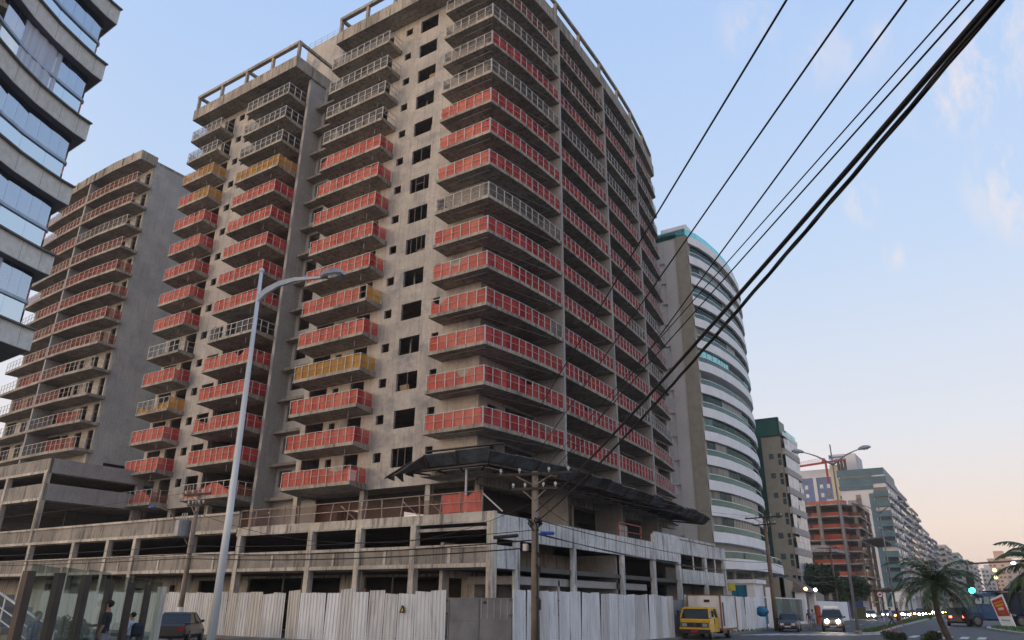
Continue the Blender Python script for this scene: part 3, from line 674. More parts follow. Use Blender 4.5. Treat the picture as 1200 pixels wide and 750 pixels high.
for k in range(8):
    zt = 11.12+3.03*k
    mb = MB(); mb.prism(fine+[(-36, 11.75), (-36, 2.6)], zt-.78, zt); fl = mb.build('floor_band', TILE, GB)
    for i in range(2, len(fine)-1, 2):
        x, y = fine[i]; mb = MB(); mb.box(x-.02, y-.008, zt-.73, x+.004, y+.008, zt-.02); mb.build('joint', JOINT, fl)
    mb = MB(); e = [(x+.06, y+.02) for x, y in fine]; 
    for a, b in zip(e, e[1:]): mb.bar((*a, zt+.02), (*b, zt+.02), .12, .06)
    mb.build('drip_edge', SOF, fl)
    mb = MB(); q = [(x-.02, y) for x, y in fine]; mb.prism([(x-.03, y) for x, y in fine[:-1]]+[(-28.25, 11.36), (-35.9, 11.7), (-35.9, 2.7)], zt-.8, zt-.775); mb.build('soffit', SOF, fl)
    g = inset(arc, .42); g[-1] = (-28.6, 11.05)
    corner = g[-1]
    gl = g+[(-30.1, 11.1)]
    for i, (a, b) in enumerate(zip(gl, gl[1:])):
        A, B = Vector(a), Vector(b); d = (B-A)*.004
        mb = MB(); mb.prism([tuple(A+d), tuple(B-d), tuple(B-d+Vector((-.012, .002))), tuple(A+d+Vector((-.012, .002)))], zt+.03, zt+1.0); mb.build('glass_pane', GLB, GB if False else fl)
        n = 2 if i < len(gl)-2 else 1
        for u in range(n):
            A2, B2 = A.lerp(B, u/n)+d, A.lerp(B, (u+1)/n)-d
            mb = MB(); mb.prism([tuple(A2), tuple(B2), tuple(B2+Vector((-.012, .002))), tuple(A2+Vector((-.012, .002)))], zt+1.1, zt+2.22); mb.build('window', GLU, fl)
    mb = MB()
    for a, b in zip(gl, gl[1:]): mb.bar((a[0]+.03, a[1], zt+1.05), (b[0]+.03, b[1], zt+1.05), .09, .11)
    mb.build('handrail', BRAIL, fl)
    w = [(x-1.6, y-.2) for x, y in arc]; w[-1] = (-30.2, 10.6)
    mb = MB(); mb.prism(w+[(-35.5, 10.8), (-35.5, 2.8)], zt, zt+2.26, caps=False); mb.build('inner_wall', INTW, fl)
    cu_ = inset(arc, .62)
    def curtain(i0, i1, tie=False):
        mb = MB(); A, B = Vector(cu_[i0]), Vector(cu_[i1]) if not isinstance(i1, float) else Vector(cu_[i0]).lerp(Vector(cu_[i0+1]), i1)
        n = 26; prev = None
        for s in range(n+1):
            c = A.lerp(B, s/n); wob = .035*math.sin(s*2.3)
            if tie:
                mid_ = A.lerp(B, .5); col = []
                for f, kk in ((0, .8), (.3, .25), (.62, .12), (1, 1)):
                    q = mid_.lerp(c, kk); col.append((q.x+wob*kk, q.y, zt+.9+1.3*f))
            else: col = [(c.x+wob, c.y, zt+.05), (c.x+wob, c.y, zt+2.2)]
            if prev:
                for u in range(len(col)-1): mb.quad(prev[u], col[u], col[u+1], prev[u+1])
            prev = col
        mb.build('curtain', CURT, fl)
    if k == 3: curtain(3, 7)
    if k == 1: curtain(3, 5)
    if k == 0: curtain(3, 7)
    if k == 4:
        curtain(4, .55, True); curtain(6, .5, True)
    if k == 6: curtain(5, 6)
mb = MB(); mb.box(-36, 2.8, 0, -33.4, 9.5, 10.15); mb.build('ground_floor', INTW, GB)
for x, y in ((-31.8, 3.2), (-32.6, 8.2)): mb = MB(); mb.tube([(x, y, 0), (x, y, 10.14)], .28, 12); mb.build('column', CG, GB)
#PART3
# ------------------------------------------------------------------ ground, roads
ASPH = plain('asphalt', (.075, .075, .08), (.05, .05, .053), .7, .75, bstr=.3)
PAVE = plain('pavement', (.2, .19, .175), (.13, .12, .105), .8, .9, bstr=.4)
KERB = plain('kerb_stone', (.42, .41, .39), (.3, .29, .27), 2, .85)
DIRT = plain('dirt', (.2, .16, .12), (.12, .1, .07), 1.2, .95, bstr=.5)
WLINE = plain('road_paint', (.6, .6, .58), (.35, .35, .34), 4, .7)
GRS = plain('grass', (.07, .13, .03), (.045, .09, .022), 3, .9, bstr=.8)
def flat(name, poly, z, mat, h=0, kind='structure'):
    mb = MB()
    if h: mb.prism(poly, z-h, z)
    else: mb.quad(*[(x, y, z) for x, y in poly])
    return tag(mb.build(name, mat), kind=kind)
flat('ground', [(-1500, -300), (1500, -300), (1500, 2600), (-1500, 2600)], -.012, DIRT)
flat('road', [(-17.6, -60), (9, -60), (9, 90), (3, 260), (-16, 700), (-30, 700), (-26, 260), (-19.5, 110), (-17.6, 64)], 0, ASPH)
flat('side_street', [(-120, 12), (-17.65, 12), (-17.65, 28.0), (-120, 28.0)], -.004, ASPH)
flat('pavement', [(-23.5, 28.3), (-17.9, 28.3), (-17.75, 64), (-19.7, 112), (-26.2, 262), (-45, 262), (-45, 70), (-23.5, 70)], .1, PAVE, .2)
flat('pavement', [(-120, 28.3), (-23.6, 28.3), (-23.6, 31), (-120, 31)], .1, PAVE, .2)
flat('plaza', [(-60, -10), (-17.6, -10), (-17.6, 11.5), (-22, 11.5), (-36, 25), (-60, 25)], .06, PAVE, .1)
med = [(-9.9, 64.8), (-9.1, 66.5), (-9.1, 69), (-10.3, 92), (-11.8, 134), (-13.6, 198), (-17, 300), (-18.5, 300), (-16.7, 203), (-15.2, 150), (-11.8, 95), (-10.9, 71), (-10.6, 65.8)]
flat('median_strip', med, .15, KERB, .2)
cx = lambda q, d: [(x+(.22 if i > 6 else -.22), y+(.4 if y < 70 else 0)) for i, (x, y) in enumerate(q)]
gp = cx(med, .2); flat('median_grass', gp, .175, GRS, .02)
def grass(name, poly, n, h=.14, z=.17):
    xs = [p[0] for p in poly]; ys = [p[1] for p in poly]; mb = MB(); k = 0
    def inside(x, y):
        c = False; j = len(poly)-1
        for i in range(len(poly)):
            (xi, yi), (xj, yj) = poly[i], poly[j]
            if (yi > y) != (yj > y) and x < (xj-xi)*(y-yi)/(yj-yi)+xi: c = not c
            j = i
        return c
    while k < n:
        x = random.uniform(min(xs), max(xs)); y = min(ys)+(max(ys)-min(ys))*random.random()**1.7
        if not inside(x, y): 
            k += .2; continue
        a = random.uniform(0, 6.3); hh = h*random.uniform(.5, 1.3); w = .05
        dx, dy = math.cos(a)*w, math.sin(a)*w; l = random.uniform(-.08, .08)
        mb.quad((x-dx, y-dy, z), (x+dx, y+dy, z), (x+dx*.2+l, y+dy*.2+l, z+hh), (x-dx*.2+l, y-dy*.2+l, z+hh)); k += 1
    return tag(mb.build(name, GRS), kind='stuff')
grass('grass', gp, 5000)
verge = [(.4, 75.5), (.6, 75), (12, 73), (14, 100), (-2, 101), (-2.5, 97.5), (-2.4, 90)]
flat('verge_island', verge, .15, KERB, .2)
vg = [(.7, 76.5), (11, 74.5), (13, 99), (-1.7, 100), (-2.1, 97), (-2.0, 90.5)]
flat('verge_grass', vg, .175, GRS, .02); grass('grass', vg, 2500)
dirtv = [(-19.6, 52), (-17.95, 52), (-17.85, 64), (-19.5, 66)]
flat('grass_strip', dirtv, .112, DIRT, .01); grass('grass', [(-18.6, 56), (-18.02, 56), (-17.95, 66), (-18.5, 66)], 350, .16, .11)
for i in range(9):
    x = -16.9+i*.8; y = 56.6+i*.75
    flat('crosswalk_stripe', [(x, y), (x+.42, y-.3), (x+1.9, y+5.0), (x+1.45, y+5.3)], .005, WLINE)
for i in range(6):
    x = -7.6+i*1.05; flat('crosswalk_stripe', [(x, 62), (x+.5, 62), (x+.5, 66.5), (x, 66.5)], .005, WLINE)
for i in range(12):
    y = 78+i*11; s = -.03*(y-70); flat('lane_mark', [(-14.6+s, y), (-14.45+s, y), (-14.5+s-.1, y+4), (-14.65+s-.1, y+4)], .005, WLINE)
for i in range(10):
    y = 76+i*10; s = -.02*(y-70); flat('lane_mark', [(-5.6+s, y), (-5.45+s, y), (-5.5+s-.1, y+4), (-5.65+s-.1, y+4)], .005, WLINE)

# ------------------------------------------------------------------ corrugated site fences
FW = [sheetmat('fence_sheet_'+n, a, b) for n, a, b in (('pale', (.74, .75, .77), (.58, .6, .62)), ('grey', (.6, .6, .6), (.46, .46, .46)), ('cream', (.6, .575, .53), (.46, .44, .4)))]
def sheet(mb, a, b, z0, h, waves=5, lean=0., dz=0.):
    a = Vector((*a, z0)); b = Vector((*b, z0)); d = b-a; n = Vector((d.y, -d.x, 0)).normalized(); k = waves*6; rows = []
    for i in range(k+1):
        f = i/k; ph = (f*waves) % 1
        off = .022*(1 if .12 < ph < .5 else (-1 if .62 < ph else (ph-.06)/.06 if ph <= .12 else (.56-ph)/.06))
        p = a+d*f+n*off; q = p+n*lean+d.normalized()*(lean*.3)+Vector((0, 0, h+dz*f)); rows.append((p, q))
    for r, s in zip(rows, rows[1:]): mb.quad(r[0], s[0], s[1], r[1])
    return mb
def fence(name, label, a, b, wid, hf, mats, gaps=(), sag=.04, z0=.1):
    f = thing(name, label, 'fence', ((a[0]+b[0])/2, (a[1]+b[1])/2, 0))
    A, B = Vector(a), Vector(b); L = (B-A).length; s = 0; i = 0
    while s < L-.2:
        w = min(wid*random.uniform(.88, 1.12), L-s); p, q = A.lerp(B, s/L), A.lerp(B, (s+w-random.uniform(.015, .06))/L)
        if not any(g0 <= s < g1 for g0, g1 in gaps):
            mb = MB(); sheet(mb, p, q, z0, hf+random.uniform(-sag, sag), max(3, round(w/.26)), random.uniform(-.06, .1), random.uniform(-.07, .07))
            o = mb.build('panel', random.choice(mats), f)
            md = o.modifiers.new('thick', 'SOLIDIFY'); md.thickness = .006
        s += w; i += 1
    d = (B-A).normalized(); n = Vector((d.y, -d.x)); 
    for zz_ in (.5, 1.5, hf-.3):
        mb = MB(); mb.bar((*(A-n*.2), zz_), (*(B-n*.2), zz_), .06, .08); mb.build('rail', WINF, f)
    return f
rf = fence('site_fence', 'white corrugated sheet fence along the avenue between the grey gate and the yellow truck', (-18.05, 28.25), (-18.1, 46.6), 1.05, 2.42, FW[:2])
rg = thing('grey_hoarding', 'short grey sheet metal hoarding between the white fence and the yellow truck', 'fence', (-18.3, 48.2, 0))
mb = MB(); mb.box(-18.3, 46.7, .1, -18.26, 49.6, 2.3); mb.build('panel', plain('hoarding_grey', (.2, .215, .24), (.15, .16, .18), 1, .6), rg)
mb = MB(); mb.box(-18.2, 46.35, .1, -18.0, 47.0, 2.5); mb.build('post', FW[2], rg)
fence('site_fence', 'white stained sheet fence running on behind the yellow truck to the blue phone booth', (-18.25, 49.8), (-18.1, 66.6), 1.2, 2.55, FW[:1]+FW[:2])
fence('site_fence', 'weathered corrugated fence of mixed pale sheets left of the grey gate', (-33.3, 29.2), (-22.3, 29.05), 1.0, 2.38, [FW[1], FW[2], FW[0]], gaps=((5.1, 5.7),), sag=.1)
fence('site_fence', 'long cream grey corrugated fence running left behind the white lamp post', (-60, 29.3), (-33.5, 29.25), 1.0, 2.28, [FW[1], FW[2]], sag=.08)
mb = MB()   # faint spray lettering on the first sheets: P o u
def stroke(pts, w=.022):
    for a, b in zip(pts, pts[1:]): mb.bar((-17.985, 29.6+a[0], 1.62+a[1]), (-17.985, 29.6+b[0], 1.62+b[1]), w, .004, (1, 0, 0))
stroke([(0, 0), (.0, .26), (.1, .27), (.14, .2), (.1, .13), (.0, .12)])
stroke([(.24, .02), (.2, .09), (.24, .16), (.31, .16), (.34, .09), (.3, .02), (.24, .02)])
stroke([(.42, .16), (.42, .05), (.47, .01), (.54, .04), (.55, .16)])
mb.build('spray_mark', plain('spray_blue', (.2, .24, .32), None, 3, .8), rf)
gt = thing('site_gate', 'dull grey sheet steel gate at the corner between two white fences', 'gate', (-20.2, 28.7, 0))
GM = plain('gate_steel', (.17, .18, .195), (.12, .125, .14), 1.1, .6, .1)
for a, b in (((-22.1, 29.0), (-20.2, 28.7)), ((-20.16, 28.7), (-18.2, 28.35))):
    d = (Vector(b)-Vector(a)); mb = MB()
    mb.hexa([(*a, .15), (*b, .15), (b[0], b[1]+.04, .15), (a[0], a[1]+.04, .15)], [(*a, 2.2), (*b, 2.2), (b[0], b[1]+.04, 2.2), (a[0], a[1]+.04, 2.2)])
    lf = mb.build('gate_leaf', GM, gt); mb = MB()
    mb.bar((a[0], a[1]-.01, 1.25), (b[0], b[1]-.01, 1.25), .03, .03); mb.bar((a[0], a[1]-.01, 2.17), (b[0], b[1]-.01, 2.17), .04, .05)
    for q in (.0, 1): p = Vector(a)+d*q; mb.bar((p.x, p.y-.01, .15), (p.x, p.y-.01, 2.2), .05, .05)
    mb.build('frame', GM, lf)
mb = MB(); mb.box(-19.9, 28.62, 1.95, -19.55, 28.64, 2.05); mb.build('slot', BLACK, gt)
mb = MB()
for i in range(5): mb.bar((-20.0+i*.4, 28.62-i*.07, 1.35), (-20.0+i*.4, 28.62-i*.07, 2.15), .03, .004)
mb.build('paint_drips', FW[0], gt)
bw = thing('board_post', 'dark rusty boards filling the gap in the pale corrugated fence', 'boards', (-28, 29.2, 0))
mb = MB(); mb.box(-28.25, 29.2, .1, -27.95, 29.26, 2.5); mb.build('board', plain('dark_board', (.07, .05, .045), (.04, .03, .03), 2, .8), bw)
mb = MB(); mb.box(-27.93, 29.18, .1, -27.62, 29.24, 2.62); mb.build('board', plain('rusty_board', (.1, .05, .04), (.06, .035, .03), 2, .8), bw)
sgn = thing('warning_sign', 'small black and yellow triangular sign hanging on the pale fence sheet', 'sign', (-24.9, 28.98, 1.6))
mb = MB(); mb.quad((-25.1, 28.96, 1.5), (-24.75, 28.96, 1.5), (-24.8, 28.96, 1.78), (-24.95, 28.96, 1.86)); o = mb.build('plate', BLACK, sgn); o.modifiers.new('t', 'SOLIDIFY').thickness = .01
mb = MB(); mb.quad((-24.98, 28.945, 1.55), (-24.84, 28.945, 1.58), (-24.9, 28.945, 1.74)); o = mb.build('symbol', plain('yellow_paint', (.7, .45, .02), None, 3, .5), sgn); o.modifiers.new('t', 'SOLIDIFY').thickness = .006

# ------------------------------------------------------------------ poles, wires
def wire(pts, r, label, sag=0, group=None, name='power_cable', n=14, twist=0):
    out = []
    for (a, b) in zip(pts, pts[1:]):
        a, b = Vector(a), Vector(b); L = (b-a).length
        for i in range(n):
            f = i/n; p = a.lerp(b, f); p.z -= sag*4*f*(1-f); out.append(p)
    out.append(Vector(pts[-1])); mb = MB()
    if twist:
        for ph in (0, 2.1, 4.2):
            mb.tube([p+Vector((math.cos(i*twist+ph)*r*.75, 0, math.sin(i*twist+ph)*r*.75)) for i, p in enumerate(out)], r*.75, 5)
    else: mb.tube(out, r, 5)
    return tag(mb.build(name, WIRE, smooth=True), label, 'cable', group)
CPOLE = plain('pole_concrete', (.24, .195, .16), (.13, .105, .088), 2, .9, stretch=(1, 1, .4))
CPOLE2 = plain('pole_brown', (.2, .14, .1), (.13, .09, .07), 2, .9, stretch=(1, 1, .4))
TIMB = plain('crossarm_timber', (.06, .05, .043), (.04, .034, .03), 3, .85)
CERA = plain('insulator', (.5, .48, .44), None, 3, .3)
def upole(name, label, x, y, h, arm, armdir=(1, 0), mat=CPOLE, r=.16, extra=None):
    p = thing(name, label, 'pole', (x, y, 0)); ax = Vector((armdir[0], armdir[1], 0)).normalized()
    mb = MB(); mb.tube([(x, y, 0), (x, y, h)], [r, r*.72], 10); mb.build('shaft', mat, p, smooth=True)
    for dz, l in ((-.12, arm), (-.75, arm*.62)):
        c = Vector((x, y, h+dz)); side = Vector((-ax.y, ax.x, 0))*.14
        mb = MB(); mb.bar(c-ax*l/2-side, c+ax*l/2-side, .09, .11); cb = mb.build('crossarm', TIMB, p)
        for q in (-.46, -.2, .2, .46):
            mb = MB(); e = c+ax*l*q-side; mb.tube([e+Vector((0, 0, .06)), e+Vector((0, 0, .12)), e+Vector((0, 0, .13)), e+Vector((0, 0, .22)), e+Vector((0, 0, .26))], [.025, .03, .06, .06, .03], 7); mb.build('insulator', CERA, cb)
        mb = MB()
        for sg in (-1, 1): mb.bar(c+Vector((0, 0, -.5))-side, c+ax*sg*l*.28-side, .04, .05)
        mb.build('brace', CPOLE, cb)
    return p
pm = upole('power_pole', 'rusty concrete power pole with double crossarm standing at the fence corner', -16.2, 27.0, 7.3, 3.3, (1, .25), CPOLE, .19)
mb = MB()
for i in range(12): a = random.uniform(0, 6.3); mb.tube([(-16.2+math.cos(a)*.18, 27+math.sin(a)*.18, 4.9+random.random()*.5), (-16.2+math.cos(a+1)*.32, 27+math.sin(a+1)*.3, 5.1+random.random()*.3), (-16.2+math.cos(a+2)*.19, 27+math.sin(a+2)*.19, 4.8+random.random()*.5)], .03, 5)
mb.build('cable_tangle', WIRE, pm)
mb = MB(); mb.tube([(-16.2+.2, 26.82, 0), (-16.0, 26.84, 2.4), (-16.02, 26.84, 4.9)], .035, 6); mb.build('conduit', BLACK, pm)
for dz, s in ((2.0, .5), (3.3, .32), (3.85, .2)):
    mb = MB(); mb.tube([(-16.0, 26.8, dz+s/2), (-15.88, 26.78, dz+s*.2), (-15.9, 26.8, dz-s/2)], .07, 6); mb.build('cable_coil', WIRE, pm)
mb = MB(); mb.box(-16.62, 26.7, 4.02, -16.44, 26.85, 4.3); mb.build('junction_box', CERA, pm)
mb = MB(); mb.tube([(-15.85, 26.9, 4.72), (-15.25, 26.9, 4.68)], .07, 8); mb.build('splice_box', plain('blue_plastic', (.03, .06, .35), None, 2, .5), pm)
mb = MB(); mb.tube([(-18.2, 26.9, 4.62), (-17.0, 26.9, 4.66)], .075, 8); mb.build('splice_box', BLACK, pm)
tp = upole('transformer_pole', 'slim power pole carrying a grey transformer, left of the white lamp post', -40.1, 27.3, 8.05, 2.2, (1, .1), CPOLE, .15)
mb = MB(); mb.tube([(-40.75, 27.0, 5.45), (-40.75, 27.0, 5.5), (-40.75, 27.0, 6.4), (-40.75, 27.0, 6.45)], [.38, .45, .45, .38], 14); tr = mb.build('transformer', plain('transformer_grey', (.2, .22, .24), None, 2, .4, .3), tp, smooth=False)
for q in (-.22, 0, .22): mb = MB(); mb.tube([(-40.75+q, 27, 6.45), (-40.75+q, 27, 6.85)], .035, 6); mb.build('bushing', CERA, tr)
mb = MB(); mb.tube([(-40.25, 27.2, 5.0), (-40.9, 27, 5.8), (-41.7, 26.7, 6.9), (-42.6, 26.4, 7.25), (-42.9, 26.3, 7.25)], .035, 6); arm_ = mb.build('lamp_arm', CPOLE2, tp)
mb = MB(); mb.loft([[(-42.85+dx, 26.3+a, 7.22+b) for a, b in ((-w, 0), (w, 0), (w*.7, h), (-w*.7, h))] for dx, w, h in ((0, .07, .1), (-.25, .12, .16), (-.55, .1, .12), (-.7, .04, .05))]); mb.build('lamp_head', plain('blue_tarp', (.02, .06, .3), None, 2, .6), arm_)
mb = MB(); mb.tube([(-40.1, 27.3, 0), (-40.1, 27.3, 1.6)], .18, 10); mb.build('white_base', FW[0], tp)
upole('power_pole', 'tall brown power pole by the blue phone booth beyond the truck', -17.4, 69.6, 9.6, 3.6, (1, -.2), CPOLE2, .2)
upole('power_pole', 'thin power pole in front of the dark tree by the far orange building', -20.6, 118, 10.0, 2.6, (1, 0), CPOLE2, .18)
upole('power_pole', 'thin power pole beside the teal striped building far down the avenue', -22.6, 163, 10.5, 2.6, (1, 0), CPOLE2, .18)
U = Vector((15.6, -20.4, 0))/25.7
def over(a, q, ext, **k):
    a, q = Vector(a), Vector(q); d = (q-a); e = q+d.normalized()*ext; return [a, q, e]
for i, (a, q, nm) in enumerate((((-17.6, 26.5, 7.42), (-.72, 5.98, 7.5), 'leftmost of the three thin overhead wires crossing the sky'), ((-16.5, 26.8, 7.42), (-.17, 6.32, 7.5), 'middle of the three thin overhead wires crossing the sky'), ((-14.9, 27.2, 7.42), (.26, 6.6, 7.5), 'rightmost of the three thin overhead wires, nearest the thick bundle'))):
    wire(over(a, q, 11), .013, nm, group='thin overhead wires')
wire(over((-16.15, 26.85, 6.9), (.7, 6.87, 7.5), 11), .010, 'thin wire running just left of the thick black cable bundle', group='wires beside the bundle')
wire(over((-16.1, 26.9, 6.5), (.79, 6.75, 7.35), 11), .012, 'second thin wire running close along the thick black cable bundle', group='wires beside the bundle')
wire(over((-16.05, 26.85, 5.6), (.86, 5.75, 6.55), 11), .032, 'thick upper black cable of the bundle crossing the sky to the right', .22, 'thick overhead cables')
wire(over((-16.05, 26.9, 5.2), (.865, 5.77, 6.5), 11), .021, 'thick lower twisted black cable sagging under the bundle', .32, 'thick overhead cables', n=60, twist=.9)
for z0, z1, nm in ((4.95, 4.85, 'upper'), (4.5, 4.45, 'middle'), (4.25, 4.15, 'lower')):
    wire([(-90, 27.6, z0+.5), (-40.1, 27.2, z0), (-16.2, 26.9, z1)], .028 if nm != 'upper' else .016, nm+' black cable strung in front of the car park between the two left power poles', .25, 'street cables')
wire([(-90, 27.3, 8.3), (-41, 27.2, 8.1)], .012, 'thin top wire leaving the transformer pole towards the left', .4)
wire([(-40.1, 27.2, 6.9), (-28, 29.5, 4.9), (-16.3, 27, 6.0)], .014, 'slack wire drooping from the transformer pole across the podium', .5)
for z0, z1, s, nm in ((5.3, 5.6, .5, 'upper slack'), (4.75, 5.0, .6, 'middle slack'), (4.7, 4.6, .35, 'low taut')):
    wire([(-16.2, 27.1, z0), (-17.4, 69.5, z1), (-20.6, 118, z1+.4), (-22.6, 163, z1+.8)], .02, nm+' cable running along the avenue past the white fence', s, 'avenue cables')
for dx, nm in ((-1.2, 'left'), (1.2, 'right')):
    wire([(-16.2+dx*.5, 27.1, 7.2), (-17.4+dx, 69.5, 9.6), (-20.6+dx*.7, 118, 10.1), (-22.6+dx*.7, 163, 10.6)], .01, nm+' thin wire between the crossarms along the avenue', .6, 'avenue top wires')
wire([(-16.1, 27.05, 6.05), (-21, 40.5, 6.25)], .016, 'pale blue hose tied from the power pole back to the podium', .15)

# street lamps
lp_ = thing('street_lamp', 'tall white single-arm street lamp standing in front of the tower on the left', 'street lamp', (-20.3, 15, 0))
mb = MB(); mb.tube([(-20.3, 15, 0), (-20.3, 15, 4.4), (-20.42, 15, 9.2), (-20.52, 15, 13.1)], [.13, .112, .085, .06], 12); mb.build('pole', LAMPW, lp_, smooth=True)
for z in (4.4, 7.2, 9.2): mb = MB(); mb.tube([(-20.3-.2*(z/13), 15, z-.04), (-20.3-.2*(z/13), 15, z+.04)], .125-.04*(z/9), 12); mb.build('joint_ring', plain('ring_rust', (.3, .2, .1), None, 3, .6), lp_)
mb = MB(); mb.ball((-20.52, 15, 13.12), .1); mb.build('pole_cap', LAMPW, lp_)
ap = [Vector((-20.5, 15, 12.0)), Vector((-20.1, 15.02, 12.22)), Vector((-19.5, 15.05, 12.36)), Vector((-18.7, 15.08, 12.36)), Vector((-17.8, 15.1, 12.2)), Vector((-17.35, 15.1, 12.12))]
mb = MB()
ws = [.3, .26, .2, .14, .09, .07]
mb.loft([[p+Vector((0, -.05, -w/2)), p+Vector((0, .05, -w/2)), p+Vector((0, .05, w/2)), p+Vector((0, -.05, w/2))] for p, w in zip(ap, ws)]); mb.build('arm', LAMPW, lp_)
def lamp_head(c, d, parent, s=1.0):
    d = Vector(d).normalized(); sd = Vector((-d.y, d.x, 0)); u = Vector((0, 0, 1)); c = Vector(c)
    secs = []
    for f, w, t, b in ((-.28, .07, .06, -.05), (-.1, .15, .15, -.08), (.12, .19, .19, -.08), (.4, .18, .15, -.07), (.62, .1, .05, -.06)):
        secs.append([c+d*f*s+sd*x*s+u*z*s for x, z in ((-w, b*.3), (-w*.6, t), (w*.6, t), (w, b*.3), (w*.7, b), (-w*.7, b))])
    mb = MB(); mb.loft(secs); h = mb.build('lamp_head', plain_head, parent, smooth=False)
    secs = [[c+d*f*s+sd*x*s+u*z*s for x, z in ((-w, -.03), (w, -.03), (w*.6, b), (-w*.6, b))] for f, w, b in ((-.0, .08, -.08), (.15, .15, -.15), (.4, .14, -.14), (.55, .06, -.07))]
    mb = MB(); mb.loft(secs); mb.build('lamp_glass', lampglass, h)
plain_head = plain('lamp_housing', (.3, .32, .34), (.22, .24, .26), 3, .4, .4); lampglass = plain('lamp_glass', (.35, .38, .4), None, 3, .15, 0, .8)
lamp_head((-17.1, 15.1, 12.14), (1, .1, -.05), lp_, 1.05)
DSTEEL = plain('lamp_steel', (.24, .25, .26), (.18, .19, .2), 1.5, .5, .3)
# double lamps in the median: one is built, the rest are copies
dl = thing('double_street_lamp', 'nearest double-arm street lamp standing on the white nose of the grassy median', 'street lamp', (0, 0, 0), 'double lamps along the median')
mb = MB(); mb.tube([(0, 0, .1), (0, 0, 7), (0, 0, 14.7)], [.135, .095, .05], 10); mb.build('pole', DSTEEL, dl, smooth=True)
mb = MB(); mb.tube([(0, 0, .14), (0, 0, .3)], .3, 10); mb.build('base', CPOLE, dl)
for sx in (-1, 1):
    ps = [(0, 0, 13.0), (sx*.5, 0, 13.35), (sx*1.1, 0, 13.75), (sx*1.8, 0, 14.05), (sx*2.3, 0, 14.2)]
    mb = MB(); mb.tube(ps, [.085, .075, .06, .045, .04], 8); mb.build('arm', DSTEEL, dl, smooth=True)
    lamp_head((sx*2.4, 0, 14.22), (sx, 0, .15), dl, 1.1)
dl.location = (-10.25, 65.4, .0); dl.rotation_euler.z = R(12)
for i, (x, y, lab) in enumerate(((-11.7, 104, 'second double street lamp of the median, in front of the teal striped building'), (-13.4, 140, 'third double street lamp, its head above the pale towers down the avenue'), (-15.0, 178, 'fourth double street lamp of the median, small against the far towers'), (-16.6, 216, 'fifth and farthest double street lamp of the median'))):
    c = copy_tree(dl); c.location = (x, y, 0); c['label'] = lab

# ------------------------------------------------------------------ glass fence and people on the left
gf = thing('glass_fence', 'clear glass fence with dark brown posts in front of the plaza at lower left', 'fence', (-22, 12, 0))
GP = plain('post_brown', (.075, .055, .045), (.05, .04, .035), 2, .7); GLF = glass('fence_glass', (.72, .8, .8), .03, .03, (.8, .9, .95), .22)
posts = [(-16.9, 7.9), (-18.55, 9.35), (-20.35, 10.95), (-22.6, 12.9), (-24.8, 14.9), (-27.0, 16.9), (-29.2, 18.9)]
zt = [2.52, 2.55, 2.58, 2.52, 2.52, 2.5, 2.48]
for i, ((x, y), z) in enumerate(zip(posts, zt)):
    last = i == 6
    mb = MB(); w = .19 if last else .11; mb.box(x-w, y-.08, 0, x+w, y+.08, z); mb.build('post', FW[2] if last else GP, gf)
for (a, b), z in zip(zip(posts, posts[1:]), zt):
    A, B = Vector(a), Vector(b); d = (B-A)
    for u in range(2):
        p, q = A+d*(.03+.47*u), A+d*(.49+.47*u)
        mb = MB(); mb.prism([tuple(p), tuple(q), (q.x+.008, q.y+.008), (p.x+.008, p.y+.008)], .1, z+.14); mb.build('glass_pane', GLF, gf)
rl = thing('stair_railing', 'galvanised stair railing descending behind the glass fence at far left', 'railing', (-27, 13, 0))
st = MB()
for i in range(11): st.box(-30+i*.72, 11.6, 0, -29.28+i*.72, 13.4, 2.1-i*.19)
tag(st.build('stairs', PAVE), 'dark plaza stairs behind the glass fence at far left', 'stairs')
for dz, r_ in ((1.05, .04), (.7, .022), (.4, .022)):
    mb = MB(); mb.tube([(-30, 11.5, 2.1+dz), (-22.3, 11.5, .08+dz)], r_, 8); mb.build('rail', STEEL, rl, smooth=True)
for i in range(8): x = -30+i*1.08; mb = MB(); mb.tube([(x, 11.5, 2.05-i*.283), (x, 11.5, 2.1-i*.283+1.03)], .028, 6); mb.build('baluster', STEEL, rl)

# foliage
LEAF = plain('leaf_dark', (.035, .06, .02), (.02, .035, .014), 2, .6); LEAF2 = plain('leaf_mid', (.05, .085, .028), (.03, .05, .02), 2, .6)
BARK = plain('bark', (.09, .07, .055), (.05, .04, .032), 3, .9)
def leaves(c, r, n, sc=(1, 1, 1), size=.16, mats=None, name='crown', parent=None, lumps=9):
    mb = MB(); cs = []
    for i in range(lumps):
        v = Vector((random.gauss(0, 1), random.gauss(0, 1), random.gauss(0, 1))).normalized()*random.uniform(.3, .85)
        cs.append((v, random.uniform(.28, .5)))
    for i in range(n):
        v, rr = random.choice(cs); w = Vector((random.gauss(0, 1), random.gauss(0, 1), random.gauss(0, 1))).normalized()*rr*random.random()**.4
        p = v+w; p = Vector((c[0]+p.x*r*sc[0], c[1]+p.y*r*sc[1], c[2]+p.z*r*sc[2]))
        a = Vector((random.gauss(0, 1), random.gauss(0, 1), random.gauss(0, .6))).normalized(); b = a.cross(Vector((random.gauss(0, 1), random.gauss(0, 1), random.gauss(0, 1)))).normalized()
        s = size*random.uniform(.6, 1.3); mb.cm = 0 if random.random() < .6 else 1
        mb.quad(p-a*s, p+b*s*.4, p+a*s, p-b*s*.4)
    return mb.build(name, mats or [LEAF, LEAF2], parent)
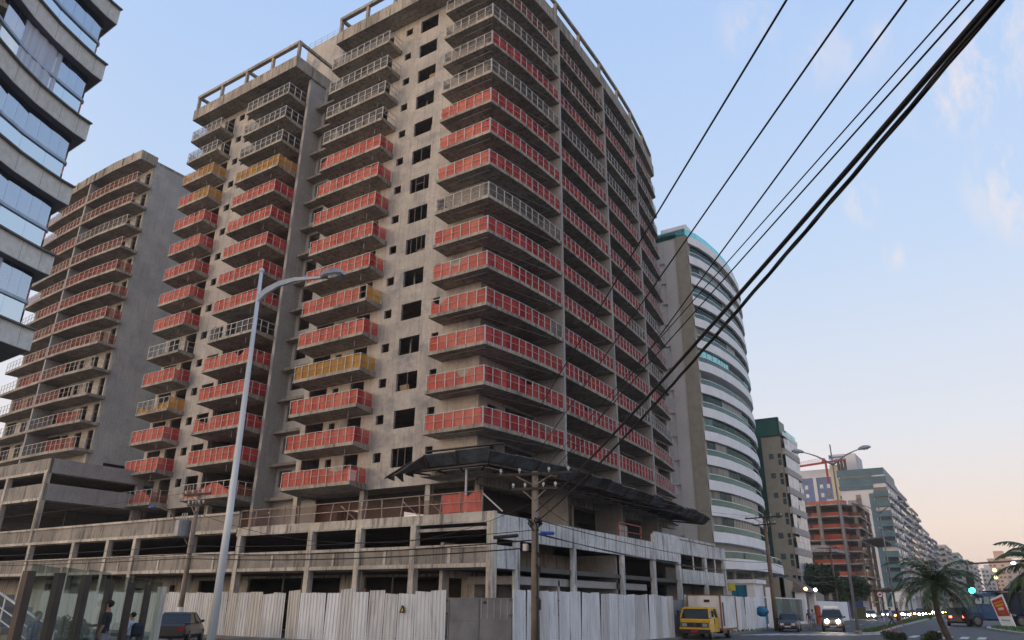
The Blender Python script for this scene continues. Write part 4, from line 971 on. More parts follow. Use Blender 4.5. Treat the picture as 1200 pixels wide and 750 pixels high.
def bush(label, c, r, n, sc=(1, 1, .8), size=.1, cat='shrub', name='shrub'):
    t_ = thing(name, label, cat, (c[0], c[1], 0))
    leaves((c[0], c[1], c[2]), r, n, sc, size, None, 'foliage', t_)
    mb = MB()
    for i in range(4): a = i*1.6; mb.tube([(c[0], c[1], 0), (c[0]+math.cos(a)*r*.3, c[1]+math.sin(a)*r*.3, c[2])], [.04, .015], 5)
    mb.build('stem', BARK, t_); return t_
def tree(label, x, y, h, r, n, size, sc=(1, 1, .8)):
    t_ = thing('tree', label, 'tree', (x, y, 0)); zc = h-r*sc[2]*.8
    mb = MB(); mb.tube([(x, y, 0), (x+.1, y, zc*.5), (x, y+.1, zc)], [.3, .22, .14], 8)
    for i in range(6): a = i*1.05; mb.tube([(x, y, zc*.6+i*.1), (x+math.cos(a)*r*.5, y+math.sin(a)*r*.5, zc+.3*i*.2)], [.1, .04], 5)
    mb.build('trunk', BARK, t_); leaves((x, y, zc), r, n, sc, size, None, 'crown', t_, 14); return t_
bush('big round dark bush behind the glass fence beside the stairs', (-22.5, 11.75, 1.12), .66, 3600, (1.1, 1.0, .85), .05)
bush('dark rounded shrub with red flowers left of the leaning palm at the bottom', (-5.95, 50, .25), .75, 2600, (1, 1, .8), .07)
bush('dark green shrub just left of the leaning palm trunk at the bottom edge', (-3.95, 49, .35), .85, 2600, (1, 1, .75), .07)
fl_ = thing('red_flowers', 'small red flowers on the dark shrub at the bottom edge', 'flowers', (-6.05, 49.7, .6))
mb = MB()
for i in range(60):
    p = Vector((-6.05+random.gauss(0, .25), 49.7+random.gauss(0, .2), .74+random.gauss(0, .07))); a = random.uniform(0, 6.3); mb.quad(p, p+Vector((.06*math.cos(a), .06*math.sin(a), .03)), p+Vector((0, 0, .07)))
fo_ = mb.build('petals', plain('petal_red', (.4, .03, .03), None, 3, .6), fl_); fo_['kind'] = 'stuff'
tree('dark spreading tree in front of the far orange netted building', -22.6, 119, 7.6, 3.5, 6000, .27, (1, 1.3, .75))
tree('smaller dark tree at the right foot of the far orange netted building', -22.3, 140, 6.6, 3.3, 4000, .32)
def palm(label, base, top, L, n, droop, sd, wid=.55, loc_r=.16):
    random.seed(sd)
    t_ = thing('palm_tree', label, 'palm tree', (base[0], base[1], 0)); b, tp_ = Vector(base), Vector(top)
    mb = MB(); pts = []; rs = []
    for i in range(13):
        f = i/12; p = b.lerp(tp_, f); p.x += .25*math.sin(f*3.1)*(-1); pts.append(p); rs.append(loc_r*(1.15-.4*f+(.55*max(0, f-.72)/.28 if f > .72 else 0))*(1.05 if i % 2 else .95))
    mb.tube(pts, rs, 10); mb.build('trunk', BARK, t_)
    for k in range(n):
        a = k*2.39996; el = 1.25-1.45*(k/n)+random.uniform(-.15, .15); ln = L*random.uniform(.8, 1.1); mb = MB()
        d = Vector((math.cos(a), math.sin(a), 0)); p = tp_.copy(); e_ = el; prev = p.copy(); st_ = ln/13; rach = [p.copy()]; 
        for s in range(13):
            p = p+(d*math.cos(e_)+Vector((0, 0, 1))*math.sin(e_))*st_; e_ -= droop/13*(1+s*.09); rach.append(p.copy())
        mb.tube(rach, [.025*(1-i/15) for i in range(len(rach))], 4)
        for s in range(1, 13):
            for u in (0, .33, .66):
                q = rach[s].lerp(rach[s+1] if s < 13 else rach[s], u); tg = (rach[min(s+1, 13)]-rach[s-1]).normalized(); sdv = tg.cross(Vector((0, 0, 1))).normalized()
                f = (s+u)/13; ll = wid*(math.sin(math.pi*min(1, f*.9+.12))**.6)*random.uniform(.8, 1.1)
                for sg in (-1, 1):
                    v = (sdv*sg*.8+tg*.55+Vector((0, 0, -.25+random.uniform(-.15, .12)))).normalized()
                    m_ = q+v*ll*.55; e2 = q+v*ll+Vector((0, 0, -.12*ll*2)); w = tg*.025
                    mb.cm = 0 if (k+s) % 3 else 1
                    mb.quad(q-w, q+w, m_+w, m_-w); mb.quad(m_-w, m_+w, e2)
        mb.build('frond', [LEAF, LEAF2], t_)
palm('leaning palm tree in the median in front of the queue of cars', (-2.95, 48.2, 0), (-3.3, 48.0, 3.15), 3.1, 30, 1.3, 3)
palm('palm tree cut off by the right edge of the photo', (1.6, 30, 0), (1.42, 30, 3.1), 2.15, 34, 1.15, 5, .42, .13)
random.seed(11)
#PART4
# ------------------------------------------------------------------ white curved tower
WT = thing('curved_white_tower', 'white apartment tower with curved balcony bands and green glass behind the netted tower', 'building', (-30, 92, 0))
WHT = plain('white_render', (.8, .8, .81), (.7, .7, .71), .8, .6); WGREY = concrete('grey_render', (.72, .72, .73), (.64, .64, .65), None, 0, boards=.3); BEI = plain('beige_tile', (.31, .295, .25), (.26, .245, .205), 1.5, .7)
GRN = glass('green_glass', (.36, .5, .49), .14, .04, (.42, .58, .58)); GRNU = glass('green_glass_dark', (.36, .44, .43), .06, .04, (.34, .43, .43)); GRN2 = plain('green_window', (.05, .1, .1), (.03, .06, .065), .5, .1, 0, .8, bstr=0); TEALG = glass('teal_glass', (.35, .75, .75), .35, .03, (.6, 1, 1))
BLIND = plain('window_blind', (.16, .17, .15), (.09, .1, .095), .9, .3, 0, .5, stretch=(2, 2, .2), bstr=0)
GSTEEL = plain('glazing_bar', (.12, .16, .16), None, 2, .5)
mb = MB(); wall(mb, Py(83.2), -46, -28.2, 0, 48.2, [(-30.6, 5.5+2.88*k, -29.9, 6.5+2.88*k) for k in range(14)], .3); mb.build('side_wall', WGREY, WT)
mb = MB(); mb.box(-28.2, 83.0, 0, -26.6, 84, 47.2); mb.build('tile_strip', BEI, WT)
mb = MB(); mb.box(-46, 83.5, 0, -28.4, 112, 48.0); mb.build('core_wall', WGREY, WT)
warc = [(-26.5, 83.05), (-25.75, 85.2), (-25.25, 88), (-24.95, 91.5), (-24.85, 95), (-25.0, 98.5), (-25.4, 102), (-26.1, 105.5), (-27.2, 108.5)]
wf = []
for a, b in zip(warc, warc[1:]): wf += [Vector(a).lerp(Vector(b), i/2) for i in range(2)]
wf = [tuple(p) for p in wf]+[warc[-1]]
for k in range(-1, 14):
    zc = 9.2+2.88*k; o_ = 1.5 if k == -1 else 0
    arc_ = [(x+o_, y) for x, y in wf]; arc_[0] = (arc_[0][0]-o_*.6, arc_[0][1])
    mb = MB(); mb.prism(arc_+[(-29, 108.5), (-29, 84.0), (-26.6, 84.0)], zc-.62, zc+.5); fl = mb.build('balcony', WHT, WT)
    if k == 13: continue
    g = [(x-.28, y+.1) for x, y in arc_]; g[0] = (g[0][0]-.1, g[0][1]+.15); open_ = k == -1 or k == 6
    for i in range(0, len(g)-1, 2):
        mb = MB(); A, B, C_ = g[i], g[i+1], g[min(i+2, len(g)-1)]
        for p, q in ((A, B), (B, C_)): mb.prism([p, q, (q[0]-.02, q[1]), (p[0]-.02, p[1])], zc+.5, zc+1.22)
        mb.build('glass_pane', GRN, fl)
        if not open_:
            lit = random.random() < .1 and i < 3
            mb = MB(); mb.cm = 0
            for p, q in ((A, B), (B, C_)): mb.prism([(p[0]-.04, p[1]), (q[0]-.04, q[1]), (q[0]-.08, q[1]), (p[0]-.08, p[1])], zc+1.3, zc+2.24)
            if k % 5 == 2 and i in (6, 8): continue
            mb.build('window', TEALG if k == 7 else random.choice([GRNU, GRNU, GRNU, GRNU, BLIND, GRN]), fl)
    mb = MB()
    for p, q in zip(g, g[1:]): mb.bar((*p, zc+1.26), (*q, zc+1.26), .1, .08)
    mb.build('handrail', WHT, fl)
    mb = MB()
    for p in walk(g, 1.05): mb.bar((p.x-.03, p.y, zc+.5), (p.x-.03, p.y, zc+(1.22 if open_ else 2.24)), .035, .03)
    mb.build('glazing_bars', GSTEEL, fl)
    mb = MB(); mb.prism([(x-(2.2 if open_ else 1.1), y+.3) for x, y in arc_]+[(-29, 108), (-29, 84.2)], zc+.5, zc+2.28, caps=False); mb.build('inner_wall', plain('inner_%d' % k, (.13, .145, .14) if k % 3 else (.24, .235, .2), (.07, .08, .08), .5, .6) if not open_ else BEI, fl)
mb = MB()
for p, q in zip(wf, wf[1:]): mb.prism([(p[0]-.3, p[1]), (q[0]-.3, q[1]), (q[0]-.34, q[1]), (p[0]-.34, p[1])], 47.15, 48.2)
mb.prism([(-31.5, 83.1), (-26.8, 83.1), (-26.8, 83.14), (-31.5, 83.14)], 47.2, 48.3); mb.box(-36, 83.1, 48.2, -31.6, 83.14, 49.3)
mb.build('roof_glass', TEALG, WT)
mb = MB(); mb.box(-30.8, 85, 48.0, -27.2, 92, 49.9); mb.build('roof_house', WHT, WT); mb = MB(); mb.hexa([(-27.4, 94, 48.5), (-25.6, 94, 48.5), (-25.6, 99, 48.5), (-27.4, 99, 48.5)], [(-27.4, 95, 49.5), (-25.9, 95.6, 49.2), (-25.9, 97.5, 49.2), (-27.4, 98, 49.5)]); mb.build('roof', BARK, WT)
for x, y in ((-25.5, 86), (-24.6, 90), (-24.5, 95), (-27, 84.5)): mb = MB(); mb.tube([(x, y, 0), (x, y, 5.7)], .22, 10); mb.build('column', BEI, WT)
gh = thing('gatehouse', 'small white gatehouse with a blue and teal window behind the white fence', 'gatehouse', (-20.6, 73, 0))
mb = MB(); mb.box(-22.4, 72.0, 0, -19.6, 75, 3.9); mb.box(-22.6, 71.7, 3.9, -19.3, 75.2, 4.25); mb.build('wall', WHT, gh)
mb = MB(); mb.box(-21.7, 71.95, 1.2, -20.3, 72.0, 3.75); mb.build('window', plain('teal_banner', (.02, .25, .33), (.02, .05, .13), .9, .4, stretch=(3, 1, .2)), gh)
mb = MB(); mb.box(-19.2, 74.2, 0, -18.6, 74.6, 3.6); mb.build('pillar', WHT, gh)
ys = thing('yellow_notice', 'small yellow notice board above the truck box at the podium end', 'sign', (-20.9, 68.6, 3.3))
mb = MB(); mb.box(-21.2, 68.75, 3.2, -20.4, 68.8, 3.85); mb.build('board', plain('notice_yellow', (.55, .5, .08), (.45, .38, .06), 3, .6), ys); mb = MB(); mb.bar((-20.8, 68.82, 0), (-20.8, 68.82, 3.3), .06, .06); mb.build('post', STEEL, ys)

# ------------------------------------------------------------------ generic neighbours with storeys
def side_y(x, y, z, w, h, d=.06): return (x, y-d, z, x+w, y, z+h)
def win(parent, b, mat=None, frame=None):
    mb = MB(); mb.box(*b); o = mb.build('window', mat or DARKG, parent); return o
# beige block with green cap
BB = thing('beige_block', 'beige apartment block with green cap and white glazed balconies, right of the curved white tower', 'building', (-26, 118, 0))
BWALL = plain('beige_wall', (.3, .28, .225), (.25, .23, .185), 1, .8); GCAP = plain('green_panel', (.025, .12, .1), (.02, .09, .075), .4, .4); GSTR = plain('green_strip', (.02, .06, .05), None, 1, .4); BAND = plain('balcony_stone', (.42, .38, .35), (.35, .32, .3), 2, .8); WGL = plain('white_glazing', (.5, .52, .55), (.3, .33, .36), .8, .25, 0, .5)
rows = [22.4-2.85*k for k in range(7)]
mb = MB(); wall(mb, Py(112.0), -38, -24.4, 0, 26.0, [(-26.28, z, -25.58, z+.78) for z in rows]+[(-25.0, z+.05, -24.52, z+.72) for z in rows]+[(-25.0, z-.95, -24.52, z-.1) for z in rows], .3); mb.box(-38, 112.35, 0, -24.5, 122, 25.9); mb.build('wall', BWALL, BB)
mb = MB(); mb.box(-38, 111.95, 26.0, -24.35, 112.3, 28.4); mb.box(-24.7, 112.3, 26.0, -24.3, 115.5, 28.2); mb.build('parapet', GCAP, BB)
mb = MB(); mb.box(-38, 111.9, 28.4, -24.3, 112.4, 28.65); mb.box(-24.6, 111.92, 25.8, -24.26, 112.3, 28.5); mb.box(-38, 111.9, 25.75, -24.3, 111.98, 26.0); mb.build('roof_trim', GSTR, BB)
mb = MB(); mb.box(-28.0, 111.93, 3.5, -27.15, 111.99, 25.7); mb.build('green_strip', GSTR, BB)
for z in rows:
    win(BB, (-26.26, 112.1, z+.02, -25.6, 112.16, z+.76), GRN2); win(BB, (-24.98, 112.1, z+.07, -24.54, 112.16, z+.7), DARKG); win(BB, (-24.98, 112.1, z-.93, -24.54, 112.16, z-.12), GRN2)
for k in range(8):
    z = 3.2+2.85*k
    mb = MB(); mb.box(-24.4, 112.5, z-.1, -23.9, 122, z+.85); b_ = mb.build('balcony', BAND, BB)
    for u, (y0, y1) in enumerate(((112.7, 115.0), (115.1, 117.4), (117.5, 119.7), (119.8, 121.9))):
        m = WGL if (u*2+k*3) % 5 not in (1,) else (DARKG if k % 2 else GRN2)
        mb = MB(); mb.box(-24.06, y0, z+.87, -24.0, y1, z+(2.74 if m is WGL else 2.4)); mb.build('window', m, b_)
        if m is not WGL: mb = MB(); mb.box(-23.98, y0, z+.85, -23.92, y1, z+1.6); mb.build('balustrade', WGL, b_)
mb = MB(); mb.box(-24.45, 115.5, 26, -24.15, 121.8, 27.2); mb.build('roof_glass', TEALG, BB)
mb = MB(); mb.box(-24.1, 112.6, 25.9, -23.95, 122, 26.5); mb.build('roof_band', WHT, BB)
fw_ = thing('garden_wall', 'beige boundary wall and sloped ramp roof in front of the beige block', 'wall', (-22, 95, 0))
mb = MB(); mb.box(-28, 90, 0, -21.2, 90.4, 5.0); mb.hexa([(-21.6, 90, 0), (-21.2, 90, 0), (-21.2, 112, 0), (-21.6, 112, 0)], [(-21.6, 90, 5.0), (-21.2, 90, 5.0), (-21.2, 112, 3.4), (-21.6, 112, 3.4)]); mb.build('wall', BWALL, fw_)
tf = thing('glass_boundary', 'teal glass boundary panels by the dark parked saloon', 'fence', (-19.8, 85, 0))
for i in range(6): mb = MB(); mb.box(-20.25, 75.5+i*3.0, .35, -20.2, 78.4+i*3.0, 2.7); mb.build('glass_pane', GRN2 if i % 2 else plain('teal_pane_%d' % i, (.08, .2, .19), (.04, .1, .1), .6, .15, 0, .7, bstr=0), tf)
mb = MB(); mb.box(-20.3, 75.4, 0, -20.15, 93.6, .36); mb.box(-20.3, 75.4, 2.7, -20.15, 93.6, 2.8); mb.build('frame', WHT, tf)
pt_ = thing('entrance_gate', 'small white entrance portico with warm lamps beside the garden wall', 'gatehouse', (-20.5, 97, 0))
for x, y in ((-20.4, 94.2), (-20.4, 99.6)): mb = MB(); mb.box(x-.5, y-.5, 0, x+.5, y+.5, 3.5); mb.build('pillar', WHT, pt_)
mb = MB(); mb.hexa([(-22, 93.4, 3.5), (-19.5, 93.4, 3.5), (-19.5, 101, 3.5), (-22, 101, 3.5)], [(-22, 94.5, 5.2), (-20.6, 95, 4.3), (-20.6, 100, 4.3), (-22, 100, 5.2)]); mb.build('roof', plain('roof_tile_brown', (.16, .11, .08), (.1, .07, .05), 3, .8), pt_)
mb = MB(); mb.box(-20.7, 94.7, 0, -20.6, 99.1, 3.0); mb.build('door', GRN2, pt_)
WARM = emit('lamp_warm', (1, .62, .2), 9); COLD = emit('lamp_cold', (.75, .82, 1), 12); HEAD = emit('headlight_glow', (1, .84, .6), 150); HEADY = emit('parking_glow', (1, .55, .12), 60); TAIL = emit('tail_glow', (1, .06, .03), 20); GREENL = emit('signal_green', (.04, 1, .55), 14); SIGN = emit('amber_signal', (1, .75, .2), 9)
for y, m in ((94.2, WARM), (99.6, COLD)): mb = MB(); mb.ball((-19.75, y, 3.85), .2); mb.build('lamp', m, pt_)

# block under construction with orange nets
CBK = plain('bare_concrete_dim', (.2, .18, .155), (.14, .125, .11), .6, .9)
CB = thing('netted_block', 'low half-built block wrapped in bright orange nets beyond the dark tree', 'building', (-34, 205, 0))
CBC = plain('bare_concrete', (.36, .32, .27), (.24, .21, .18), .6, .9)
FNET = net('net_far_orange', (.56, .15, .085), (.38, .085, .05), .1, 3)
steps = [(-42, -27.6, 0), (-41, -28.4, 0), (-42, -29.6, .4)]
for k in range(9):
    z = 3.2+2.85*k; x1 = -27.4 if k > 5 else (-28.0 if k > 2 else -27.4); x0 = -42.5; y0 = 197+(3.2 if k > 4 else 0)
    mb = MB(); mb.prism([(x0, y0), (x1-3.2, y0), (x1-2.4, y0+2.6), (x1, y0+3.4), (x1-.6, 228), (x0, 228)], z-.3, z); sl_ = mb.build('floor_slab', CBC, CB)
    if k in (0, 8) and k == 0: continue
    pa = [(x0+.1, y0+.1), (x0+3.5, y0+.1)]; pb = [(x0+4.2, y0+.1), (x1-3.3, y0+.1), (x1-2.5, y0+2.5)]; pc = [(x1-2.2, y0+2.8), (x1-.15, y0+3.5), (x1-.75, 227.8)]
    hh = 1.3 if k in (4, 5) else .85
    if k != 4: netting(pa, z, sl_, FNET, hh, 1.2)
    netting(pb, z, sl_, FNET, hh, 1.2)
    netting(pc, z, sl_, NBRN, 1.0, 1.2)
for x, y in ((-41.5, 198.5), (-36, 198.5), (-31, 198.8), (-28.5, 204), (-28, 214), (-28.2, 224)): mb = MB(); mb.box(x-.4, y-.4, 0, x+.4, y+.4, 26); mb.build('column', CBK, CB)
mb = MB(); mb.box(-42, 206, 0, -31, 206.4, 26); mb.box(-31.4, 206.4, 0, -31, 226, 26); mb.build('partition_wall', CD, CB)
mb = MB(); mb.hexa([(-42.5, 194, 14.2), (-33, 194, 14.2), (-30, 198, 13.6), (-42.5, 198, 13.6)], [(-42.5, 194, 15.8), (-35, 194, 15.8), (-31, 198, 14.2), (-42.5, 198, 14.4)]); mb.build('debris_canopy', plain('canopy_grey', (.3, .29, .28), (.14, .13, .13), 1.6, .8, stretch=(1, 1, 2)), CB)
for z in (17.0, 5.5): mb = MB(); mb.hexa([(-27.5, 200, z), (-23.2, 201, z+.5), (-23.8, 228, z+.5), (-27.5, 228, z)], [(-27.5, 200, z+.15), (-23.2, 201, z+.9), (-23.8, 228, z+.9), (-27.5, 228, z+.15)]); mb.build('debris_canopy', CD, CB)
# teal and white block
TB = thing('teal_block', 'white block striped with teal spandrels rising behind the orange netted building', 'building', (-34, 275, 0))
TEALP = plain('teal_panel', (.05, .115, .15), (.035, .08, .11), .3, .45); WPANEL = plain('white_panel', (.5, .5, .52), (.44, .44, .46), .2, .7)
mb = MB(); mb.box(-41, 270, 0, -27.0, 300, 43); mb.build('wall', WPANEL, TB)
mb = MB(); mb.box(-41.2, 269.6, 40.2, -26.6, 300, 42.4); mb.box(-41.5, 269.7, 43.0, -27, 299, 45.2); mb.box(-41.2, 269.65, 38.4, -30.9, 269.95, 40.0); mb.build('parapet', TEALP, TB)
mb = MB(); mb.box(-40.6, 269.5, 42.4, -31, 269.9, 43.0); mb.build('window', DARKG, TB)
mb = MB(); mb.box(-32.6, 269.75, 2, -31.2, 270, 37); mb.build('teal_strip', TEALP, TB)
for k in range(11):
    z = 4.2+3.15*k
    mb = MB(); mb.box(-31.1, 269.3, z, -26.7, 270, z+1.9); b_ = mb.build('balcony', TEALP, TB)
    mb = MB(); mb.box(-31.0, 269.9, z+1.9, -27, 270.0-.03, z+3.15); mb.build('window', DARKG if k % 4 else BAND, b_)
    for u in range(4):
        mb = MB(); mb.box(-27, 272+u*7, z+.2, -26.2, 277.5+u*7, z+1.3); mb.build('side_balcony', WPANEL if (u+k) % 3 else TEALP, TB)
        mb = MB(); mb.box(-27.0, 272.2+u*7, z+1.4, -26.9, 277.3+u*7, z+2.8); mb.build('window', DARKG if (u*3+k) % 4 else WGL, TB)
mb = MB(); mb.box(-36.6, 269.7, 2, -35.2, 270, 36.8); mb.build('window_strip', plain('ochre_strip', (.2, .16, .1), (.08, .07, .06), .7, .6, stretch=(.2, .2, 1.5)), TB)
# blue block and cream stair tower
BL = thing('blue_block', 'blue grey rendered block with small white windows behind the orange netted building', 'building', (-52, 300, 0))
BLU = plain('blue_render', (.13, .17, .3), (.1, .13, .24), .4, .7)
mb = MB(); mb.box(-64, 295, 0, -47.5, 320, 47.2); mb.build('wall', BLU, BL); mb = MB(); mb.box(-64.2, 294.7, 47.2, -47.3, 320, 50.2); mb.build('parapet', WPANEL, BL)
mb = MB(); mb.box(-54.0, 294.6, 0, -52.8, 295, 47.2); mb.build('rib', WPANEL, BL)
for k in range(12):
    for x in (-60.5, -57.2, -51.8, -49.4): win(BL, (x, 294.9, 8+3.2*k, x+1.1, 295, 9.4+3.2*k), WGL if (k+int(x)) % 3 else DARKG)
    if k % 2: mb = MB(); mb.box(-50, 293.8, 2.4+3.2*k, -47.5, 295, 3.7+3.2*k); mb.build('balcony', WPANEL, BL)
CT = thing('cream_tower', 'cream stair tower with small dark square windows between the blue and teal blocks', 'building', (-43, 296, 0))
CREAM = plain('cream_render', (.5, .44, .3), (.45, .4, .28), .3, .8)
mb = MB(); mb.box(-47.4, 294, 0, -43.4, 312, 51.4); mb.build('wall', CREAM, CT); mb = MB(); mb.box(-42.6, 296, 44, -38.2, 312, 55.4); mb.build('water_tower', WPANEL, CT)
for k in range(11): win(CT, (-45.2, 293.9, 9+3.3*k, -44.2, 294, 10.2+3.3*k), DARKG)
cr_a = thing('roof_crane', 'red lattice roof crane with a white sign board above the cream tower', 'crane', (-44, 290, 49))
REDP = plain('crane_red', (.3, .03, .035), (.22, .03, .03), .6, .6)
mb = MB(); mb.bar((-60, 288, 50.6), (-40.5, 288, 52.0), .6, .7); mb.bar((-60, 288, 52), (-48, 288, 53.2), .1, .1)
for i in range(14): x = -60+i*.85; z = 51+i*.065; mb.bar((x, 288, z), (x+.8, 288, z+1.0), .12, .12)
mb.build('jib', REDP, cr_a)
mb = MB(); mb.box(-46.2, 287.4, 52.2, -40.8, 288.0, 54.0); sgn_ = mb.build('sign_board', WPANEL, cr_a)
mb = MB()
for i, (x, w, h) in enumerate(((-45.9, .9, 1.1), (-44.8, .6, .7), (-44.1, .6, .7), (-43.4, .45, .7), (-42.8, .6, .7), (-42.1, .5, .7), (-41.5, .4, .7))): mb.box(x, 287.34, 52.6, x+w*.8, 287.4, 52.6+h)
mb.build('lettering', plain('sign_blue', (.02, .04, .3), None, 2, .5), sgn_)
for x in (-43.3, -42.2, -41.1): mb = MB(); mb.tube([(x, 288.5, 47), (x, 288.5, 51.7)], .5, 10); mb.build('tank', BARK, cr_a)
mb = MB(); mb.bar((-47.5, 288, 51.6), (-47.5, 288, 44), .7, .7); mb.tube([(-48, 288, 51.6), (-48, 288, 53)], [.9, .5], 8); mb.build('slewing_base', REDP, cr_a)

def far_block(label, x0, x1, y0, y1, h, wallc, cols, seed, step=3.1, balc=True, wallm=None, roofh=2.5):
    random.seed(seed)
    t_ = thing('apartment_block', label, 'building', ((x0+x1)/2, (y0+y1)/2, 0), None)
    m = plain('wall_%d' % seed, wallc, tuple(c*.85 for c in wallc), .15, .8)
    mb = MB(); mb.box(x0, y0, 0, x1, y1, h); mb.build('wall', m, t_)
    mb = MB(); mb.box(x0-.3, y0-.3, h, x1+.3, y1+.3, h+.9); mb.build('parapet', WPANEL if seed % 2 else m, t_)
    mb = MB(); mb.box(x0+(x1-x0)*.3, y0+2, h+.9, x0+(x1-x0)*.75, y0+9, h+.9+roofh); mb.build('roof_house', m, t_)
    n = int((h-3)/step); nw = cols
    n = min(n, 14)
    for k in range(n):
        z = h-(k+1)*step+.6
        for c in range(nw):
            w = (x1-x0)/nw; x = x0+w*(c+.2)
            win(t_, (x, y0-.12, z, x+w*.6, y0, z+1.5), DARKG if random.random() < .7 else WGL)
        if balc:
            nb = 2
            for c in range(nb):
                L_ = (y1-y0)/nb; y = y0+L_*(c+.1)
                mb = MB(); mb.box(x1, y, z-.6, x1+1.3, y+L_*.75, z+.4); mb.build('balcony', random.choice([WPANEL, m, BAND, GRN2]), t_)
                mb = MB(); mb.box(x1, y+.3, z+.5, x1+.1, y+L_*.7, z+1.9); mb.build('window', DARKG if random.random() < .6 else WGL, t_)
    return t_
far_block('greyish balconied tower just right of the teal striped block', -44, -30.2, 325, 372, 46, (.3, .29, .27), 4, 21)
far_block('pale beige tower with stacked balconies beside the greyish balconied tower', -40, -29.6, 380, 410, 43, (.36, .33, .28), 3, 22)
far_block('pale stepped tower with bluish flank under the third street lamp head', -42, -29.8, 424, 462, 38, (.34, .35, .38), 3, 23)
far_block('narrow slate grey block next to the pale stepped tower', -38, -29.0, 470, 500, 36, (.2, .21, .25), 3, 24)
far_block('cream block above the palm crown down the avenue', -43, -25.5, 510, 545, 35.5, (.42, .38, .32), 4, 25)
far_block('greenish topped tower right of the cream block above the palm', -36, -21.5, 555, 590, 33.5, (.3, .36, .33), 4, 26)
far_block('brown and white tower with a dark centre stripe near the end of the avenue', -30, -18.5, 600, 640, 31.5, (.36, .3, .26), 4, 27)
far_block('thin grey tower left of the gap at the end of the avenue', -23, -15.5, 660, 690, 30.5, (.3, .31, .34), 3, 28)
far_block('whitish tower with a rounded green side at the end of the avenue', -14, -6.5, 700, 730, 30, (.46, .45, .44), 3, 29, balc=False)
far_block('peach coloured slab block at the end of the avenue', -9, 8, 760, 790, 40, (.5, .33, .23), 6, 30, balc=False, roofh=6)
far_block('low peach and white block beside the right palm', 2, 22, 640, 660, 27, (.46, .36, .29), 6, 31, balc=False)
far_block('grey block partly behind the right palm fronds', 9, 30, 520, 545, 22, (.36, .35, .34), 6, 32, balc=False)
random.seed(5)
lh = thing('low_house', 'low house with a dark pitched roof behind the blue dump truck', 'house', (6, 190, 0))
mb = MB(); mb.box(1.2, 186, 0, 16, 200, 5.6); mb.build('wall', BWALL, lh); mb = MB(); mb.hexa([(-.6, 184, 5.6), (17, 184, 5.6), (17, 202, 5.6), (-.6, 202, 5.6)], [(2.5, 191, 8.4), (14, 191, 8.4), (14, 195, 8.4), (2.5, 195, 8.4)]); mb.build('roof', CD, lh)
for x in (2.6, 6, 9.5): win(lh, (x, 185.9, 1.4, x+1.6, 186, 3.4))

# ------------------------------------------------------------------ avenue furniture
pb = thing('phone_booth', 'blue egg-shaped public phone booth by the brown power pole', 'phone booth', (-17.45, 66.8, 0))
BLUP = plain('booth_blue', (.01, .17, .33), (.01, .12, .26), 2, .35, 0, .5)
mb = MB(); secs = []
for i in range(9):
    a = -.35+i/8*2.3; rr = .5*math.sin(min(math.pi, max(.05, a+.6)))**.5
    secs.append([(-17.75+math.cos(q)*.52*(.35+.65*math.sin((i+.6)/9.2*math.pi)), 66.8+math.sin(q)*.5*(.35+.65*math.sin((i+.6)/9.2*math.pi)), 1.15+i*.095) for q in [(.35+j/12*5.6) for j in range(13)]])
for a, b in zip(secs, secs[1:]):
    for j in range(12): mb.quad(a[j], a[j+1], b[j+1], b[j])
mb.quad(*secs[-1]); o = mb.build('shell', BLUP, pb, smooth=True); o.modifiers.new('t', 'SOLIDIFY').thickness = .03
mb = MB(); mb.box(-17.85, 66.7, 1.25, -17.6, 66.95, 1.7); mb.build('phone', CERA, pb); mb = MB(); mb.tube([(-17.45, 66.8, .1), (-17.45, 66.8, 1.75)], .06, 8); mb.build('post', BLUP, pb)
tlg = thing('traffic_light', 'traffic light showing green hanging left of the blue dump truck', 'traffic light', (-2.3, 72, 0))
mb = MB(); mb.tube([(4.5, 72, 0), (4.5, 72, 5.2), (3.6, 72, 5.6), (-2.3, 72, 5.3)], .07, 8); mb.build('pole', CD, tlg)
mb = MB(); mb.box(-2.6, 71.9, 3.0, -2.1, 72.2, 4.5); mb.build('housing', BLACK, tlg); mb = MB(); mb.tube([(-2.35, 71.9, 4.3), (-2.35, 72, 5.3)], .04, 6); mb.build('hanger', BLACK, tlg)
mb = MB(); mb.tube([(-2.35, 71.84, 3.28), (-2.35, 71.9, 3.28)], .23, 18); mb.build('lens', GREENL, tlg)
rs = thing('road_sign', 'round white road sign with a red ring in the median', 'road sign', (-14.2, 112, 0))
mb = MB(); mb.tube([(-14.2, 112, .1), (-14.2, 112, 3.3)], .06, 6); mb.build('post', STEEL, rs)
mb = MB(); mb.tube([(-14.2, 111.9, 3.5), (-14.2, 111.94, 3.5)], .42, 20); mb.build('ring', plain('sign_red', (.5, .03, .03), None, 3, .5), rs); mb = MB(); mb.tube([(-14.2, 111.86, 3.5), (-14.2, 111.9, 3.5)], .31, 20); mb.build('face', WHT, rs)
mb = MB(); mb.box(-14.35, 111.83, 3.42, -14.05, 111.86, 3.58); mb.bar((-14.4, 111.84, 3.3), (-14.0, 111.84, 3.7), .06, .03); mb.build('symbol', BLACK, rs)
bbd = thing('billboard', 'blank pale billboard on two posts behind the palm crown', 'billboard', (-17, 160, 0))
mb = MB(); mb.box(-18.3, 160, 2.9, -15.4, 160.2, 4.5); mb.build('board', WHT, bbd)
for x in (-17.7, -16): mb = MB(); mb.bar((x, 160.1, 0), (x, 160.1, 2.9), .15, .15); mb.build('post', CD, bbd)
